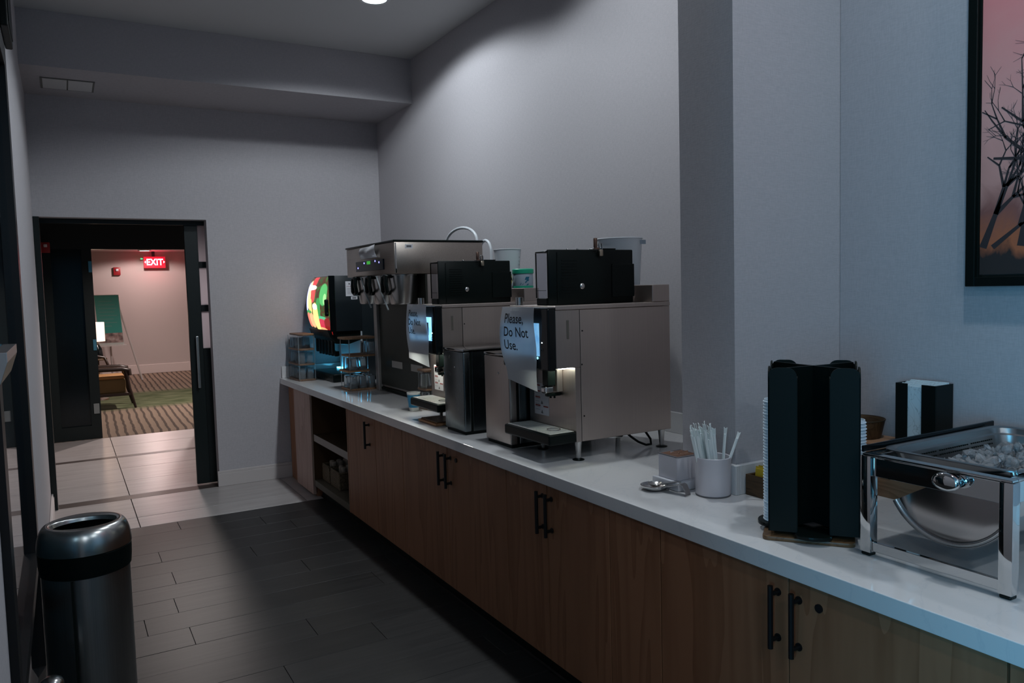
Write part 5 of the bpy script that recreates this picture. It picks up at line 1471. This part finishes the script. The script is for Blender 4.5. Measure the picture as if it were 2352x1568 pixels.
def alarm(x, y, z, s, label):
    t = thing('fire_alarm', label, 'fire alarm', (x, y, z - s))
    obj('housing', MB().box(x - s * 0.8, x + s * 0.8, y - 0.05, y - 0.002, z - s, z + s, 0.008, 2), mat('alarm_red', (0.28, 0.015, 0.02), 0.4), t, 30)
    obj('strobe', MB().box(x - s * 0.25, x + s * 0.35, y - 0.07, y - 0.0505, z + 0.05 * s, z + 0.6 * s, 0.005, 2), CERAMIC, t, 30)
alarm(1.03, 18.72, 2.24, 0.085, 'red fire alarm strobe on the pale lobby wall')
alarm(-0.145, 10.40, 2.255, 0.06, 'red box in place of a reflection on the black door frame')  # this red box is added in place of a reflection in the dark glass
# poster on easel
t = thing('poster_easel', 'white easel carrying a teal poster against the lobby wall', 'poster', (0.77, 17.2, 0))
PY = 17.3
def tq(x0, x1, z0, z1, y, m, name, par, th=0.012):
    sh = 0.055 / 1.0
    pts = [(x0 + (1.72 - z0) * sh, z0), (x1 + (1.72 - z0) * sh, z0), (x1 + (1.72 - z1) * sh, z1), (x0 + (1.72 - z1) * sh, z1)]
    return obj(name, MB().prism(pts, 'y', y, y + th), m, par)
TEAL = mat('teal_poster', (0.012, 0.26, 0.22), 0.35)
bd = tq(0.515, 0.955, 0.745, 1.735, PY, mat('poster_board', (0.45, 0.47, 0.45), 0.5), 'board', t)
tq(0.525, 0.945, 0.98, 1.725, PY - 0.003, TEAL, 'teal_panel', bd, 0.002)
PHOTO = mat('poster_photos', (0.2, 0.13, 0.12), 0.5)
base(PHOTO, ramp(PHOTO, noise(PHOTO, coords(PHOTO, (9, 9, 9)), 1.0, 3), [(0.35, (0.08, 0.05, 0.05)), (0.5, (0.30, 0.19, 0.18)), (0.7, (0.5, 0.42, 0.40))]))
tq(0.525, 0.945, 0.785, 0.978, PY - 0.003, PHOTO, 'photo_strip', bd, 0.002)
mb = MB()
for k, (w0, w1) in enumerate(((0.06, 0.30), (0.05, 0.34), (0.05, 0.36), (0.05, 0.32), (0.05, 0.36), (0.05, 0.30), (0.05, 0.35), (0.05, 0.25))):
    z = 1.60 - k * 0.07
    dx = (1.72 - z) * 0.055
    mb.box(0.525 + w0 + dx, 0.525 + w1 + dx, PY - 0.0045, PY - 0.0032, z, z + 0.014)
obj('text_line', mb, mat('pale_teal_ink', (0.10, 0.28, 0.25), 0.5), bd)
for (a, b_) in (((0.62, PY + 0.03, 1.70), (0.42, PY + 0.03, 0.004)), ((0.90, PY + 0.03, 1.70), (1.30, PY + 0.03, 0.004)), ((0.76, PY + 0.05, 1.70), (0.80, PY + 0.75, 0.004))):
    obj('leg', MB().tube([a, b_], 0.018, 8), BASEB, t, 40)
obj('ledge', MB().box(0.54, 1.05, PY - 0.03, PY + 0.05, 0.715, 0.740), BASEB, t)
# lamp on side table
t = thing('side_table', 'small dark round table carrying the lit lamp in the lobby', 'table', (0.45, 14.4, 0))
obj('top', MB().lathe((0.43, 14.4, 0.655), [(0, 0), (0.14, 0), (0.145, 0.01), (0.14, 0.03), (0, 0.03)], 28), WALNUT, t, 40)
obj('pedestal', MB().lathe((0.43, 14.4, 0.003), [(0, 0), (0.14, 0), (0.13, 0.02), (0.025, 0.04), (0.025, 0.651), (0, 0.651)], 24), WALNUT, t, 40)
t = thing('table_lamp', 'lit table lamp with a pale cylinder shade beyond the doorway', 'lamp', (0.43, 14.4, 0.686))
obj('base', MB().lathe((0.43, 14.4, 0.6865), [(0, 0), (0.07, 0), (0.09, 0.04), (0.075, 0.16), (0.03, 0.24), (0.02, 0.275), (0, 0.275)], 28), BLACKGLOSS, t, 40)
obj('shade', MB().lathe((0.43, 14.4, 0.965), [(0.128, 0), (0.130, 0), (0.130, 0.31), (0.128, 0.31)], 36, close=True), mat('lamp_shade', (0.7, 0.6, 0.5), 0.8, emit=(1.0, 0.66, 0.50), estr=1.5), t, 40)
light('table_lamp_bulb', 'POINT', (0.43, 14.4, 1.33), 8, (1.0, 0.7, 0.5), 0.06)
# armchair
t = thing('armchair', 'dark wooden armchair with a tan seat standing on the striped carpet', 'chair', (0.55, 13.3, 0))
DW = mat('dark_chair_wood', (0.022, 0.013, 0.010), 0.35)
SEAT = mat('tan_upholstery', (0.34, 0.17, 0.06), 0.8)
obj('seat', MB().box(0.14, 0.745, 13.0, 13.52, 0.235, 0.45, 0.03, 3), mat('olive_tan_cloth', (0.16, 0.105, 0.045), 0.85), t, 40)
obj('seat_cushion', MB().box(0.14, 0.735, 13.0, 13.52, 0.4505, 0.50, 0.018, 3), SEAT, t, 40)
obj('backrest', MB().box(0.055, 0.14, 13.0, 13.52, 0.40, 0.84, 0.03, 3), SEAT, t, 40)
for yy in (12.97, 13.55):
    obj('armrest', MB().tube([(0.08, yy, 0.60), (0.35, yy, 0.605), (0.70, yy, 0.60), (0.80, yy, 0.575), (0.80, yy, 0.50)], 0.034, 10), DW, t, 60)
    obj('front_leg', MB().tube([(0.745, yy, 0.59), (0.79, yy, 0.30), (0.86, yy, 0.004)], [0.032, 0.026, 0.018], 10), DW, t, 60)
    obj('rear_leg', MB().tube([(0.10, yy, 0.84), (0.10, yy, 0.40), (0.02, yy, 0.004)], [0.022, 0.026, 0.018], 10), DW, t, 60)
obj('top_rail', MB().tube([(0.55, 13.56, 0.62), (0.50, 13.56, 0.75), (0.32, 13.56, 0.79), (0.12, 13.56, 0.80)], 0.022, 10), DW, t, 60)
obj('apron', MB().box(0.12, 0.80, 12.945, 12.995, 0.20, 0.24), DW, t)
